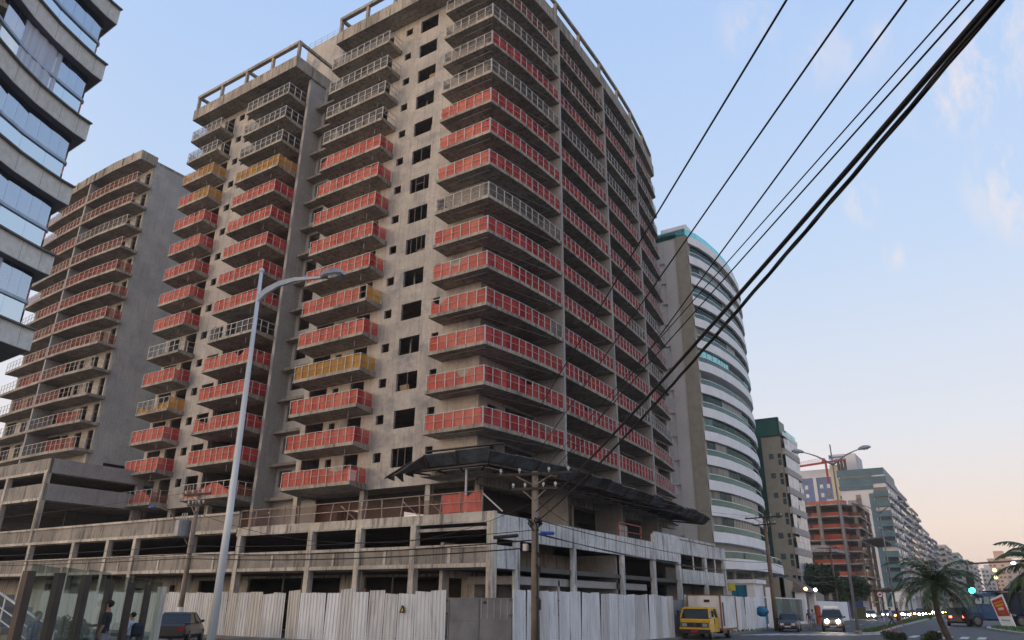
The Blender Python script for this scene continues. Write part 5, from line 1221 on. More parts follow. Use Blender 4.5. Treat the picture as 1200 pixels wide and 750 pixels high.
for i, (x, y, w, lab) in enumerate(((-25.5, 150, 7.5, 'left dark blue hoarding sheet behind the white car'), (-24.2, 165, 9, 'right dark blue hoarding behind the queue of cars'))):
    h_ = thing('blue_hoarding', lab, 'hoarding', (x, y, 0), 'blue hoardings along the far pavement'); mb = MB(); mb.box(x-1, y, .1, x, y+.1, 3); mb.box(x-.1, y, .1, x, y+w, 3.0); mb.box(x-w, y-.05, .1, x-1.02, y+.05, 3.0); mb.build('panel', plain('hoarding_blue_%d' % i, (.03, .05, .17), (.02, .035, .12), 1, .6), h_)
wl = thing('white_wall', 'low white boundary wall beyond the dark family van', 'wall', (-20, 100, 0)); mb = MB(); mb.box(-20.6, 103, 0, -20.4, 124, 2.6); mb.box(-24.5, 124.1, 0, -20.4, 124.3, 2.6); mb.build('wall', WHT, wl)
bin_ = thing('orange_bin', 'orange litter bin on the pavement beyond the dark family van', 'bin', (-17.9, 90, 0)); mb = MB(); mb.tube([(-17.9, 90, .12), (-17.9, 90, 1.9)], [.28, .32], 10); mb.tube([(-17.9, 90, 1.9), (-17.9, 90, 2.1)], [.34, .2], 10); mb.build('body', plain('bin_orange', (.4, .07, .03), None, 3, .6), bin_)
gb_ = thing('olive_bin', 'olive green waste container by the white boundary wall', 'bin', (-19.6, 130, 0)); mb = MB(); mb.hexa([(-20.2, 130, .2), (-19, 130, .2), (-19, 131, .2), (-20.2, 131, .2)], [(-20.3, 129.9, 1.8), (-18.9, 129.9, 1.8), (-18.9, 131.1, 1.8), (-20.3, 131.1, 1.8)]); mb.build('body', plain('bin_olive', (.1, .1, .04), None, 3, .6), gb_); mb = MB(); mb.box(-20.35, 129.85, 1.8, -18.85, 131.15, 1.95); mb.build('lid', CD, gb_)
to = thing('poster_totem', 'slanted white street totem with a red and yellow poster in front of the dump truck', 'sign', (-.6, 99, 0))
mb = MB(); mb.hexa([(-1.2, 99, .2), (.1, 98.6, 0.0), (.15, 98.8, 0), (-1.15, 99.2, .2)], [(-1.75, 99, 2.85), (-.55, 98.6, 3.4), (-.5, 98.8, 3.4), (-1.7, 99.2, 2.85)]); mb.build('panel', WHT, to)
def tq(u, v):   # point on the panel face
    a = Vector((-1.2, 99, .2)).lerp(Vector((.1, 98.6, 0)), u); b = Vector((-1.75, 99, 2.85)).lerp(Vector((-.55, 98.6, 3.4)), u); return a.lerp(b, v)+Vector((-.01, -.03, 0))
def tquad(name, m, u0, v0, u1, v1, par, d=0):
    mb = MB(); k = Vector((-.002, -.012*d, 0)); mb.quad(tq(u0, v0)+k, tq(u1, v0)+k, tq(u1, v1)+k, tq(u0, v1)+k); o = mb.build(name, m, par); o.modifiers.new('t', 'SOLIDIFY').thickness = .006; return o
po_ = tquad('poster', plain('poster_red', (.5, .035, .03), (.4, .04, .03), 1, .5), .08, .36, .92, .93, to)
tquad('poster_band', plain('poster_yellow', (.6, .33, .04), None, 1, .5), .2, .68, .8, .76, po_, 1); tquad('poster_band', bpy.data.materials['poster_yellow'], .15, .8, .85, .84, po_, 1)
tquad('poster_food', plain('poster_cream', (.6, .5, .4), None, 1, .5), .3, .56, .7, .64, po_, 1); tquad('poster_food', plain('poster_brown', (.3, .1, .04), None, 1, .5), .2, .41, .8, .5, po_, 1)
tquad('poster_foot', plain('poster_blue', (.25, .45, .6), None, 1, .5), .2, .2, .8, .25, to, 1)
for x, y, z, m, lab in ((2.4, 205, 11.4, COLD, 'white street light shining beside the right palm'), ):
    l_ = thing('street_light', lab, 'street light', (x, y, 0)); mb = MB(); mb.tube([(x+.6, y, 0), (x+.6, y, z+.2), (x, y, z+.3)], .09, 6); mb.build('pole', CD, l_); mb = MB(); mb.ball((x, y, z+.05), .5, 10, 6, (1, 1, .6)); mb.build('lamp', COLD, l_)
sg = thing('amber_signal', 'pair of amber lights of a far signal above the dump truck cab', 'signal', (-1.4, 190, 0)); mb = MB(); mb.tube([(-1.4, 190.2, 0), (-1.4, 190.2, 9.8)], .1, 6); mb.build('pole', CD, sg)
for z in (8.0, 9.4): mb = MB(); mb.ball((-1.4, 190, z), .34); mb.build('lamp', SIGN, sg)
#PART5
# ------------------------------------------------------------------ vehicles (built at the origin, nose towards -Y, then placed)
TYRE = BLACK; RIM = plain('rim', (.14, .14, .145), None, 4, .45, .4); CGLASS = plain('car_glass', (.016, .018, .02), (.01, .012, .014), .5, .1, 0, .35, bstr=0)
PLATE = plain('plate', (.5, .5, .5), None, 4, .5); TRIM = plain('black_trim', (.025, .025, .027), None, 4, .5); TLENS = plain('tail_lens', (.25, .01, .01), None, 4, .3); HLENS = plain('lamp_lens', (.28, .29, .31), None, 4, .1, 0, .8)
def paint(name, c): return plain(name, c, tuple(x*.88 for x in c), 1.2, .28, 0, .6, bstr=0)
def wheel(p, x, y, r, w):
    sg = 1 if x > 0 else -1; mb = MB(); mb.tube([(x-w/2, y, r), (x-w*.42, y, r), (x+w*.42, y, r), (x+w/2, y, r)], [r*.86, r, r, r*.86], 18); o = mb.build('wheel', TYRE, p)
    mb = MB(); mb.tube([(x+sg*w*.5, y, r), (x+sg*w*.53, y, r)], [r*.62, r*.5], 14); mb.build('rim', RIM, o)
def ring(y, z0, z1, w, zc=None, wt=None):
    zc = zc if zc is not None else z0+(z1-z0)*.55; wt = wt or w*.86
    return [(-w*.9, y, z0), (w*.9, y, z0), (w, y, z0+(zc-z0)*.5), (w, y, zc), (wt, y, z1), (-wt, y, z1), (-w, y, zc), (-w, y, z0+(zc-z0)*.5)]
def car(name, label, cat, loc, rot, col, kind='saloon', lights=None, tail=False, group=None, rack=False):
    br = .2 if group else .15
    p = thing(name, label, cat, (0, 0, 0), group); P_ = paint('paint_'+name+str(len(bpy.data.materials)), col)
    W_ = .84
    if kind == 'saloon': prof = [(-2.1, .36, .62, .66), (-2.02, .25, .72, .76), (-1.2, .2, .86, .83), (-.7, .2, .92, .84), (1.3, .2, .94, .84), (2.0, .24, .9, .78), (2.1, .36, .8, .7)]; base, roof, zb, zr = (-.85, 1.65), (-.15, .95), .9, 1.4
    elif kind == 'hatch': prof = [(-1.95, .36, .64, .68), (-1.88, .25, .76, .78), (-1.1, .2, .92, .84), (-.6, .2, .97, .85), (1.5, .2, .98, .84), (1.85, .26, .95, .8), (1.92, .36, .85, .74)]; base, roof, zb, zr = (-.9, 1.88), (-.1, 1.5), .94, 1.5
    else: prof = [(-2.2, .42, .8, .74), (-2.12, .3, .95, .84), (-1.25, .26, 1.08, .9), (-.85, .26, 1.12, .91), (1.9, .26, 1.12, .9), (2.2, .32, 1.08, .87), (2.26, .42, 1.0, .8)]; base, roof, zb, zr = (-1.05, 2.2), (-.25, 1.95), 1.08, 1.74; W_ = .9
    mb = MB(); mb.loft([ring(*q) for q in prof]); mb.build('body', P_, p, smooth=False)
    def cab(zlo, zhi, e, name, mat, par):
        f0 = (zlo-zb)/(zr-zb); f1 = (zhi-zb)/(zr-zb); secs = []
        y0 = lambda f: base[0]+(roof[0]-base[0])*f; y1 = lambda f: base[1]+(roof[1]-base[1])*f; w = lambda f: (W_-.04)+(W_*.72-W_+.04)*f+e
        lo = [(-w(f0), y0(f0)-e, zlo), (w(f0), y0(f0)-e, zlo), (w(f0), y1(f0)+e, zlo), (-w(f0), y1(f0)+e, zlo)]; hi = [(-w(f1), y0(f1)-e, zhi), (w(f1), y0(f1)-e, zhi), (w(f1), y1(f1)+e, zhi), (-w(f1), y1(f1)+e, zhi)]
        mb = MB(); mb.hexa(lo, hi); return mb.build(name, mat, par)
    cab(zb, zr-.06, 0, 'window', CGLASS, p); cab(zr-.07, zr, .015, 'roof', P_, p)
    for sg in (-1, 1):
        for f in (0, .42, 1):
            yb = base[0]+(base[1]-base[0])*f; yt = roof[0]+(roof[1]-roof[0])*f
            mb = MB(); mb.bar((sg*(W_-.035), yb, zb-.02), (sg*(W_*.72+.005), yt, zr-.05), .06, .07); mb.build('pillar', P_, p)
        mb = MB(); mb.ball((sg*(W_+.08), base[0]+.25, zb+.08), .1, 8, 5, (1, .6, .7)); mb.build('mirror', TRIM, p)
        for y in (-1.35, 1.35): wheel(p, sg*(W_-.1), y, .3 if kind != 'suv' else .35, .19)
        f = prof[1]; zl = f[2]-.13
        mb = MB(); mb.hexa([(sg*.42-.16, prof[0][0]-.02, zl-.09), (sg*.42+.16, prof[0][0]-.02, zl-.09), (sg*.42+.18, prof[1][0]+.06, zl-.08), (sg*.42-.16, prof[1][0]+.06, zl-.08)], [(sg*.42-.16, prof[0][0]-.0, zl+.08), (sg*.42+.16, prof[0][0], zl+.08), (sg*.42+.18, prof[1][0]+.06, zl+.09), (sg*.42-.16, prof[1][0]+.06, zl+.09)])
        hl = mb.build('headlight', HLENS, p)
        if lights: mb = MB(); mb.tube([(sg*.44, prof[0][0]-.07, zl), (sg*.44, prof[0][0]-.03, zl)], br, 12); mb.build('bulb', lights, hl)
        b = prof[-1]; mb = MB(); mb.box(sg*.55-.12, b[0]-.02, b[2]-.22, sg*.55+.12, b[0]+.02, b[2]-.04); mb.build('tail_light', TAIL if tail else TLENS, p)
    mb = MB(); mb.box(-.7, prof[0][0]-.08, .3, .7, prof[0][0]+.04, .46); mb.build('bumper', TRIM, p)
    mb = MB(); mb.box(-.24, prof[0][0]-.1, .36, .24, prof[0][0]-.08, .46); mb.build('plate', PLATE, p); mb = MB(); mb.box(-.3, prof[0][0]-.03, .55, .3, prof[0][0]-.01, .64); mb.build('grille', TRIM, p)
    if rack:
        mb = MB()
        for sg in (-1, 1): mb.bar((sg*.55, roof[0]+.1, zr+.07), (sg*.55, roof[1]-.1, zr+.07), .05, .04)
        mb.box(-.6, roof[0]+.3, zr+.05, .6, roof[1]-.5, zr+.28); mb.build('roof_box', WHT, p)
    p.location = loc; p.rotation_euler.z = rot; return p
car('parked_car', 'dark blue saloon parked with lights off by the blue phone booth', 'car', (-16.0, 68.4, 0), R(9), (.025, .032, .05))
car('family_van', 'dark family van with a white roof box driving with headlights on', 'van', (-13.2, 72.0, 0), R(10), (.06, .05, .05), 'suv', HEAD, rack=True)
car('white_car', 'white hatchback with bright headlights leading the queue of cars', 'car', (-20.0, 143, 0), R(6), (.55, .55, .55), 'hatch', HEAD)
car('black_car', 'black saloon with orange lights close behind the white hatchback', 'car', (-18.4, 158, 0), R(6), (.03, .03, .035), 'saloon', HEADY)
for i, (x, y, c, k, l, lab) in enumerate(((-19.9, 182, (.5, .5, .5), 'saloon', HEAD, 'white saloon in the outer lane of the queue behind the bluish light'), (-16.3, 202, (.3, .03, .03), 'hatch', HEAD, 'red hatchback in the inner lane far back in the queue'), (-18.9, 196, (.05, .05, .06), 'saloon', HEADY, 'black saloon with yellow lights in the middle lane far back in the queue'), (-19.4, 250, (.3, .3, .3), 'suv', HEAD, 'grey van with bright lights near the end of the queue'), (-17.6, 172, (.4, .4, .42), 'saloon', HEAD, 'silver saloon with bright headlights in the middle of the queue'), (-20.6, 166, (.03, .04, .07), 'hatch', COLD, 'dark hatchback with one bluish light in the outer lane of the queue'), (-16.6, 190, (.04, .03, .03), 'saloon', HEAD, 'dark red saloon behind the silver one in the queue'), (-17.0, 214, (.2, .2, .22), 'hatch', HEAD, 'grey hatchback far back in the queue left of the palm trunk'), (-19.6, 222, (.05, .05, .05), 'suv', HEAD, 'tall dark car far back in the outer lane of the queue'), (-17.2, 244, (.4, .4, .4), 'saloon', HEADY, 'pale saloon with yellow lights near the end of the queue'), (-17.4, 272, (.1, .1, .12), 'saloon', HEADY, 'farthest car of the queue, just lights behind the palm trunk'))):
    car('queued_car', lab, 'car', (x, y, 0), R(6), c, k, l, group='cars queuing down the avenue')
car('dark_suv', 'black off-road car with red tail lights beside the blue dump truck', 'car', (-5.5, 106, 0), R(182), (.02, .02, .024), 'suv', None, True)
for o in list(bpy.data.objects):
    if o.get('label', '').startswith('black off-road'): o.scale = (1.25, 1.1, 1.15)
# yellow box truck
yt = thing('box_truck', 'yellow cab box truck with a battered white cargo box parked at the fence', 'truck', (0, 0, 0))
YEL = plain('truck_yellow', (.62, .36, .012), (.5, .28, .012), 1.5, .35, 0, .5, bstr=0); BOXW = plain('cargo_white', (.68, .68, .67), (.5, .5, .49), 1.4, .6, stretch=(1, 1, .6)); RUST = plain('rust_edge', (.3, .13, .05), (.2, .09, .04), 4, .8)
def tr_ring(y, z0, z1, w0, w1): return [(-w0, y, z0), (w0, y, z0), (w0, y, z0+(z1-z0)*.5), (w1, y, z1), (-w1, y, z1), (-w0, y, z0+(z1-z0)*.5)]
mb = MB(); mb.loft([tr_ring(-.98, .46, 1.12, .9, .9), tr_ring(-.92, .44, 1.2, .97, .96), tr_ring(-.2, .44, 1.26, .98, .97), tr_ring(.95, .44, 1.26, .98, .97)]); cabb = mb.build('cab', YEL, yt)
mb = MB(); mb.hexa([(-.95, -.86, 1.24), (.95, -.86, 1.24), (.95, .9, 1.24), (-.95, .9, 1.24)], [(-.84, -.6, 1.8), (.84, -.6, 1.8), (.84, .86, 1.8), (-.84, .86, 1.8)]); mb.build('window', CGLASS, yt)
mb = MB(); mb.hexa([(-.86, -.66, 1.78), (.86, -.66, 1.78), (.86, .92, 1.78), (-.86, .92, 1.78)], [(-.78, -.5, 1.9), (.78, -.5, 1.9), (.78, .88, 1.9), (-.78, .88, 1.9)]); mb.build('roof', YEL, yt)
for sg in (-1, 1):
    for (y0, y1) in ((-.88, -.62), (.05, .12), (.86, .84)):
        mb = MB(); mb.bar((sg*.94, y0, 1.22), (sg*.83, y1, 1.82), .07, .09); mb.build('pillar', YEL, yt)
    mb = MB(); mb.box(sg*1.12-.07, -.78, 1.32, sg*1.12+.07, -.7, 1.68); mi = mb.build('mirror', TRIM, yt); mb = MB(); mb.bar((sg*.92, -.74, 1.6), (sg*1.1, -.74, 1.6), .03, .03); mb.build('bracket', TRIM, mi)
    mb = MB(); mb.box(sg*.66-.16, -1.03, .74, sg*.66+.16, -.985, .94); mb.build('headlight', HLENS, yt)
    mb = MB(); mb.box(sg*.93-.045, -.95, 1.02, sg*.93+.06, -.86, 1.12); mb.build('indicator', plain('indicator_%d' % (sg+1), (.5, .15, .02), None, 3, .3), yt)
    mb = MB(); mb.loft([[(sg*.86, y, z), (sg*1.0, y, z), (sg*1.0, y, z+.06), (sg*.86, y, z+.06)] for y, z in ((-.84, .74), (-.6, .84), (-.3, .84), (-.05, .7), (.05, .5))]); mb.build('mudguard', YEL, yt)
    wheel(yt, sg*.84, -.45, .37, .2); wheel(yt, sg*.86, 3.1, .37, .34)
    mb = MB(); mb.box(sg*.99-.01, .0, .86, sg*.99+.01, .06, 1.2); mb.build('door_handle', TRIM, cabb)
mb = MB(); mb.box(-.9, -1.0, .7, .9, -.975, .98); g_ = mb.build('grille', TRIM, yt)
mb = MB()
for i in range(20): a, b = i/20*2*math.pi, (i+1)/20*2*math.pi; mb.bar((.1*math.cos(a), -1.02, .84+.1*math.sin(a)), (.1*math.cos(b), -1.02, .84+.1*math.sin(b)), .02, .02)
for a in (90, 210, 330): mb.bar((0, -1.02, .84), (.1*math.cos(R(a)), -1.02, .84+.1*math.sin(R(a))), .02, .02)
mb.build('emblem', RIM, g_)
mb = MB(); mb.box(-1.0, -1.12, .34, 1.0, -.98, .58); mb.build('bumper', TRIM, yt); mb = MB(); mb.box(-1.0, -1.04, .58, 1.0, -.96, .7); mb.build('apron', YEL, yt)
mb = MB(); mb.box(-.22, -1.14, .4, .22, -1.12, .54); mb.build('plate', plain('plate_red', (.35, .02, .03), None, 3, .5), yt)
mb = MB(); mb.box(-1.1, 1.15, .62, 1.1, 4.6, 2.62); bx = mb.build('cargo_box', BOXW, yt)
mb = MB()
for z in (1.9, 2.0, 2.1, 2.2, 2.3, 2.4): mb.box(-1.06, 1.135, z, 1.06, 1.15, z+.03)
mb.build('ribs', BOXW, bx)
for x in (-1.1, 1.1):
    for y in (1.15, 4.6): mb = MB(); mb.box(x-.05, y-.05, .6, x+.05, y+.05, 2.64); mb.build('edge_trim', RUST, bx)
mb = MB(); mb.box(-1.12, 1.1, 2.62, 1.12, 4.63, 2.67); mb.build('roof_edge', RUST, bx); mb = MB(); mb.box(.02, 1.11, 2.2, .4, 1.135, 2.36); mb.build('vent', BLACK, bx)
mb = MB(); mb.box(1.1, 1.5, .75, 1.13, 1.75, 2.2); mb.build('ladder_strip', TRIM, bx); mb = MB(); mb.box(-1.12, 1.12, .5, 1.12, 4.65, .62); mb.build('chassis_edge', RUST, bx)
mb = MB(); mb.box(-.8, .6, .36, .8, 4.6, .52); mb.build('chassis', TRIM, yt); mb = MB(); mb.box(.6, 1.5, .3, 1.02, 2.4, .6); mb.build('fuel_tank', TRIM, yt)
yt.location = (-16.85, 48.4, 0); yt.rotation_euler.z = R(1); yt.scale = (.99, 1, .985)
# blue dump truck, crossing to the left
dt = thing('dump_truck', 'blue bonneted dump truck turning out at the right behind the poster totem', 'truck', (0, 0, 0))
DBL = plain('truck_blue', (.018, .07, .17), (.012, .045, .12), 1.2, .5, 0, .5, bstr=0); DBK = plain('tipper_dark', (.02, .028, .05), (.014, .018, .03), 1, .7)
mb = MB(); mb.loft([tr_ring(-2.7, .7, 1.4, .8, .72), tr_ring(-2.55, .65, 1.75, .92, .78), tr_ring(-1.2, .65, 1.95, 1.0, .9)]); mb.build('bonnet', DBL, dt)
mb = MB(); mb.loft([tr_ring(-1.25, .7, 2.05, 1.05, 1.0), tr_ring(.4, .7, 2.05, 1.05, 1.0)]); mb.build('cab', DBL, dt)
mb = MB(); mb.hexa([(-1.0, -1.15, 2.0), (1.0, -1.15, 2.0), (1.0, .35, 2.0), (-1.0, .35, 2.0)], [(-.92, -.85, 2.75), (.92, -.85, 2.75), (.92, .35, 2.75), (-.92, .35, 2.75)]); mb.build('window', plain('cab_glass', (.16, .24, .22), (.08, .12, .11), 1, .1, 0, .7, bstr=0), dt)
mb = MB(); mb.loft([tr_ring(-1.1, 2.72, 2.92, .95, .8), tr_ring(-.6, 2.72, 3.05, .98, .85), tr_ring(.5, 2.72, 3.02, .98, .85)]); mb.build('roof', DBL, dt)
for sg in (-1, 1):
    for y0, y1 in ((-1.12, -.85), (.33, .33), (-.3, -.2)): mb = MB(); mb.bar((sg*1.0, y0, 2.0), (sg*.92, y1, 2.76), .09, .1); mb.build('pillar', DBL, dt)
    mb = MB(); mb.loft([[(sg*.7, y, z), (sg*1.12, y, z), (sg*1.12, y, z+.08), (sg*.7, y, z+.08)] for y, z in ((-2.75, .75), (-2.5, 1.1), (-2.1, 1.25), (-1.6, 1.2), (-1.25, .8), (-1.1, .6))]); mb.build('mudguard', DBL, dt)
    mb = MB(); mb.tube([(sg*.62, -2.74, 1.15), (sg*.62, -2.66, 1.15)], .15, 10); mb.build('headlight', HLENS, dt)
    for y, w in ((-1.95, .28), (2.4, .5)): wheel(dt, sg*.92, y, .52, w)
    mb = MB(); mb.box(sg*1.2-.06, -1.1, 2.1, sg*1.2+.06, -1.02, 2.5); mb.build('mirror', TRIM, dt)
mb = MB(); mb.box(-.6, -2.74, .85, .6, -2.68, 1.35); mb.build('grille', TRIM, dt); mb = MB(); mb.box(-1.1, -2.9, .5, 1.1, -2.72, .75); mb.build('bumper', DBK, dt)
mb = MB(); mb.hexa([(-1.1, .7, 1.15), (1.1, .7, 1.15), (1.1, 4.4, 1.15), (-1.1, 4.4, 1.15)], [(-1.25, .65, 3.1), (1.25, .65, 3.1), (1.25, 4.5, 3.1), (-1.25, 4.5, 3.1)]); bd = mb.build('tipper_body', DBK, dt)
mb = MB(); mb.hexa([(-1.25, .1, 3.12), (1.25, .1, 3.12), (1.25, .7, 3.12), (-1.25, .7, 3.12)], [(-1.25, .05, 3.24), (1.25, .05, 3.24), (1.25, 4.5, 3.3), (-1.25, 4.5, 3.3)])
for i in range(5):
    for sg in (-1, 1): mb.bar((sg*1.14, .9+i*.85, 1.2), (sg*1.28, .9+i*.85, 3.1), .06, .1)
mb.build('tipper_rim', DBK, bd); mb = MB(); mb.box(-.5, -1.2, .55, .5, 4.3, .95); mb.build('chassis', TRIM, dt)
dt.location = (-2.0, 104, 0); dt.rotation_euler.z = R(-68); dt.scale = (1.15, 1.02, 1.18)
car('parked_car', 'dark saloon whose rear window shows at the bottom beside the glass fence', 'car', (-35.9, 24.6, 0), R(222), (.025, .025, .028), 'saloon')
car('blue_car', 'bright blue car partly hidden at the right edge beyond the totem', 'car', (2.6, 110, 0), R(80), (.03, .1, .3), 'suv')

# ------------------------------------------------------------------ people
SKIN_ = [plain('skin_%d' % i, c, None, 6, .6) for i, c in enumerate(((.36, .2, .13), (.22, .12, .08)))]
HAIR = plain('hair', (.018, .013, .01), None, 8, .6)
def person(label, loc, rot, h=1.74, shirt=(.05, .05, .06), legs=(.2, .22, .26), shoes=(.03, .03, .03), tone=0, pose='stand', arms=None, short=False, skirt=None, sleeve=.5, longhair=False, group=None, name='person'):
    p = thing(name, label, 'person', (0, 0, 0), group); s = h/1.75
    st = {'stand': ((.04, 0, .06, 0), (-.04, 0, .0, 0)), 'walk': ((.22, .08, .38, .08), (-.12, -.02, -.4, .12)), 'sit': None}[pose]
    V, E_, Rd = [], [], []
    def v(q, r): V.append(Vector(q)*s); Rd.append(r*s); return len(V)-1
    def e(*ix): E_.extend(zip(ix, ix[1:]))
    drop = .42 if pose == 'sit' else 0
    pel = v((0, 0, .95-drop), .13); bel = v((0, .01, 1.1-drop), .125); ch = v((0, 0, 1.32-drop), .145); nk = v((0, .0, 1.46-drop), .06); hb = v((0, -.02, 1.55-drop), .07); hm = v((0, -.025, 1.64-drop), .095); ht = v((0, -.005, 1.71-drop), .07); e(pel, bel, ch, nk, hb, hm, ht)
    ns = v((0, -.125, 1.615-drop), .018); e(hm, ns)
    arms = arms or [((.04, 0, 0), (0, -.06, 0)), ((.04, 0, 0), (0, -.06, 0))]
    for sg, ar in zip((-1, 1), arms):
        sh = v((sg*.18, 0, 1.4-drop), .06); el = Vector((sg*(.22+ar[0][0]), ar[0][1]+.02, 1.13-drop+ar[0][2])); wr = Vector((sg*.22, -.02, .89-drop))+Vector((sg*ar[1][0], ar[1][1], ar[1][2]))
        a = v(el, .043); b = v(wr, .03); e(ch, sh, a, b); d = (wr-el).normalized(); hd = v(wr+d*.07, .036); e(b, hd)
        sdv = d.cross(Vector((1, 0, 0))).normalized() if abs(d.x) < .9 else Vector((0, 1, 0))
        for k, L in enumerate((.075, .09, .085, .065)):
            f0 = wr+d*.1+sdv*(k-1.5)*.022; f1 = f0+d*L*.6+Vector((-sg*.012, 0, 0)); i0 = v(f0, .011); i1 = v(f1, .009); i2 = v(f1+d*L*.35+Vector((-sg*.02, 0, 0)), .008); e(hd, i0, i1, i2)
        t0 = v(wr+d*.06-sdv*.05, .012); t1 = v(wr+d*.1-sdv*.065, .01); e(hd, t0, t1)
    for sg, k in zip((-1, 1), (0, 1)):
        hp = v((sg*.09, 0, .9-drop), .092)
        if pose == 'sit': kn = v((sg*.11, -.42, .5), .06); an = v((sg*.11, -.4, .1), .042); toe = v((sg*.11, -.55, .05), .038)
        else:
            ky, kz, ay, az_ = st[k]; kn = v((sg*.1, -ky, .5+kz*.2), .06); an = v((sg*.1, -ay if pose == 'walk' else -.0, .09+az_), .042); aa = V[an]/s; toe = v((aa.x+sg*.02, aa.y-.15, max(.04, aa.z-.05)), .036)
        e(pel, hp, kn, an, toe)
    me = bpy.data.meshes.new('body'); me.from_pydata([tuple(q) for q in V], E_, []); o = bpy.data.objects.new('body', me); COL.objects.link(o)
    md = o.modifiers.new('skin', 'SKIN'); sv = me.skin_vertices[0].data
    for i, r in enumerate(Rd): sv[i].radius = (r, r*(.72 if i in (pel, bel, ch) else 1)); sv[i].use_root = (i == pel)
    sb = o.modifiers.new('sub', 'SUBSURF'); sb.levels = 1; sb.render_levels = 1
    dg = bpy.context.evaluated_depsgraph_get(); m2 = bpy.data.meshes.new_from_object(o.evaluated_get(dg)); bpy.data.objects.remove(o); bpy.data.meshes.remove(me)
    m2.name = 'body'; m2.materials.clear()
    key = str(len(bpy.data.materials))
    for m in (SKIN_[tone], plain('shirt_'+key, shirt, None, 6, .9), plain('trousers_'+key, legs, None, 6, .9), plain('shoes_'+key, shoes, None, 6, .7), HAIR): m2.materials.append(m)
    for f in m2.polygons:
        c = f.center/s; z = c.z+drop if pose == 'sit' else c.z; mi = 0; ax_ = abs(c.x)
        if pose == 'sit' and c.z < .62 and c.y < -.1: mi = 2 if c.z > .12 else 3
        elif z > 1.47: mi = 4 if (z > 1.69 or (c.y > .015 and z > 1.55)) else 0
        elif ax_ > .185 and z > .72: mi = 1 if z > 1.4-.5*sleeve else 0
        elif z > .94: mi = 1
        elif z > (.52 if short else .11): mi = 2
        elif short and z > .11: mi = 0
        else: mi = 3
        f.material_index = mi; f.use_smooth = True
    bo = bpy.data.objects.new('body', m2); COL.objects.link(bo); bo.parent = p
    mb = MB(); mb.ball((0, .015*s, (1.665-drop)*s), .108*s, 12, 8, (.92, 1.05, .9)); hr = mb
    if longhair: mb.tube([(0, .07*s, 1.62*s), (0, .1*s, 1.45*s), (0, .09*s, 1.3*s)], [.09*s, .08*s, .03*s], 8)
    hr.build('hair', HAIR, p, smooth=True)
    for sg in (-1, 1):
        mb = MB(); mb.ball((sg*.036*s, -.112*s, (1.645-drop)*s), .011*s, 6, 4); mb.build('eye', BLACK, p)
        mb = MB(); mb.ball((sg*.097*s, -.0, (1.625-drop)*s), .03*s, 6, 5, (.4, .7, 1)); mb.build('ear', SKIN_[tone], p)
    mb = MB(); mb.ball((0, -.113*s, (1.575-drop)*s), .022*s, 6, 4, (1, .35, .3)); mb.build('mouth', plain('lips_'+key, (.22, .08, .06), None, 5, .5), p)
    if skirt:
        mb = MB(); mb.loft([[(w*math.cos(a)*s, w*.8*math.sin(a)*s, z*s) for a in [i/12*6.2832 for i in range(12)]] for w, z in ((.15, 1.02), (.2, .85), (.24, .62))]); mb.build('skirt', plain('skirt_'+key, skirt, None, 5, .9), p)
    p.location = loc; p.rotation_euler.z = rot; return p
ph_arm = [((.05, -.05, .0), (-.12, -.28, .22)), ((.02, .04, 0), (0, -.02, 0))]
person('man in a dark t-shirt and grey trousers looking at his phone behind the glass fence', (-22.5, 12.95, .06), R(-55), 1.9, (.03, .03, .035), (.22, .23, .26), arms=ph_arm)
phn = thing('phone', 'small dark phone held by the man behind the glass fence', 'phone', (-22.95, 12.8, 1.25)); mb = MB(); mb.box(-22.98, 12.76, 1.24, -22.9, 12.84, 1.255); mb.build('body', BLACK, phn)
bp_ = person('person in a white top carrying a dark backpack behind the glass fence', (-25.2, 15.4, .06), R(-60), 1.52, (.45, .5, .58), (.12, .14, .18))
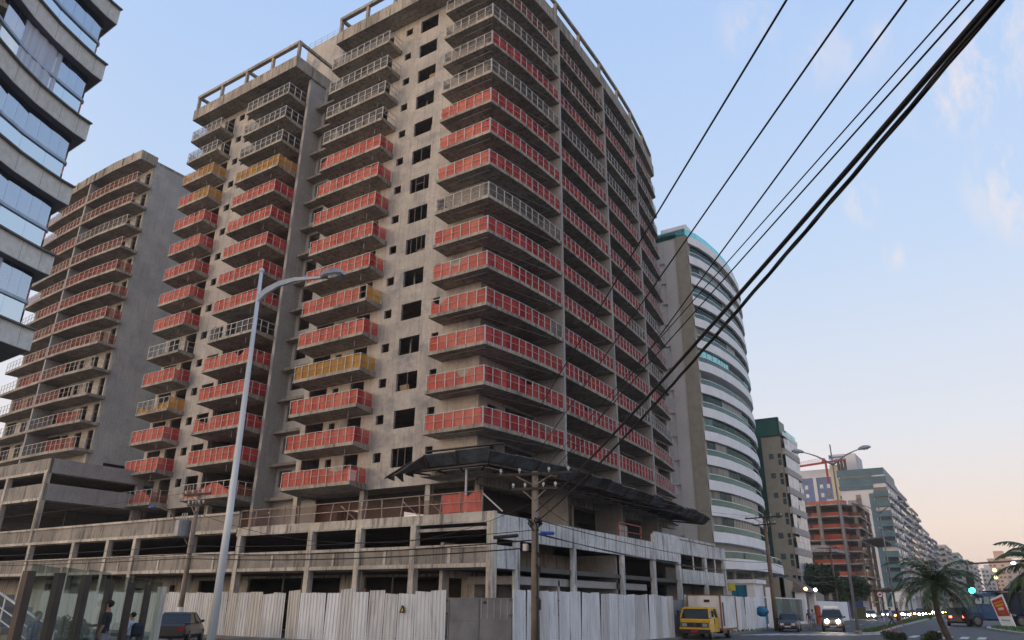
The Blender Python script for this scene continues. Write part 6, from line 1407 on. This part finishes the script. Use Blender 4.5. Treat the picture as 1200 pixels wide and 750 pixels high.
bg_ = thing('backpack', 'dark backpack worn by the person at the right end of the glass fence', 'backpack', (-25.0, 15.55, 1.0)); mb = MB(); mb.loft([[(-25.0+dx, 15.52+y, z) for dx, y in ((-.12*k, -.15*k), (.1*k, -.15*k), (.1*k, .15*k), (-.12*k, .15*k))] for z, k in ((.82, .7), (.9, 1), (1.15, 1), (1.25, .6))]); mb.build('bag', DBK, bg_)
person('boy in a dark blue top standing at the foot of the stairs behind the glass', (-23.0, 11.25, .06), R(100), 1.6, (.03, .05, .13), (.05, .06, .1), tone=1)
person('person in a pale shirt seated by the bush behind the glass fence', (-25.0, 13.6, .06), R(-60), 1.75, (.5, .55, .62), (.1, .1, .12), pose='sit', tone=1)
bn = thing('bench', 'low dark concrete bench under the seated person behind the glass', 'bench', (-25, 13.7, 0)); mb = MB(); mb.box(-25.7, 13.4, .38, -24.3, 13.9, .46); mb.build('seat', PAVE, bn)
for x in (-25.5, -24.5): mb = MB(); mb.box(x-.1, 13.45, .05, x+.1, 13.85, .38); mb.build('leg', PAVE, bn)
person('person in a pale blue top striding across the median', (-10.5, 88.2, .15), R(70), 1.76, (.4, .48, .55), (.03, .035, .05), pose='walk', tone=1)
person('woman in a dark red dress walking across the median behind the strider', (-9.5, 85.6, .15), R(75), 1.74, (.14, .04, .035), (.3, .14, .1), pose='walk', tone=1, skirt=(.14, .04, .035), longhair=True, short=True)
person('person in a pale shirt and shorts standing behind the dark parked saloon', (-15.3, 74.6, 0), R(30), 1.72, (.4, .4, .5), (.2, .28, .4), tone=1, short=True)
person('person in dark clothes beside the one in shorts behind the parked saloon', (-15.8, 75.2, 0), R(-20), 1.68, (.1, .08, .1), (.4, .4, .4), tone=1)
person('pedestrian in white on the far pavement beyond the double lamp post', (-18.6, 103, .1), R(10), 1.7, (.5, .5, .52), (.05, .05, .06))

# ------------------------------------------------------------------ dusk air
hz = MB(); hz.box(-1600, -400, -1.1, 1600, 2700, 68); hz = hz.build('haze', []); tag(hz, kind='stuff')
hm = bpy.data.materials.new('haze_air'); t = nt(hm)
pv = N(t, 'ShaderNodeVolumePrincipled', inp={'Color': (.86, .87, .92, 1), 'Density': .00024, 'Anisotropy': .2})
N(t, 'ShaderNodeOutputMaterial', inp={'Volume': pv.outputs[0]}); hz.data.materials.append(hm)
SC.cycles.volume_bounces = 1
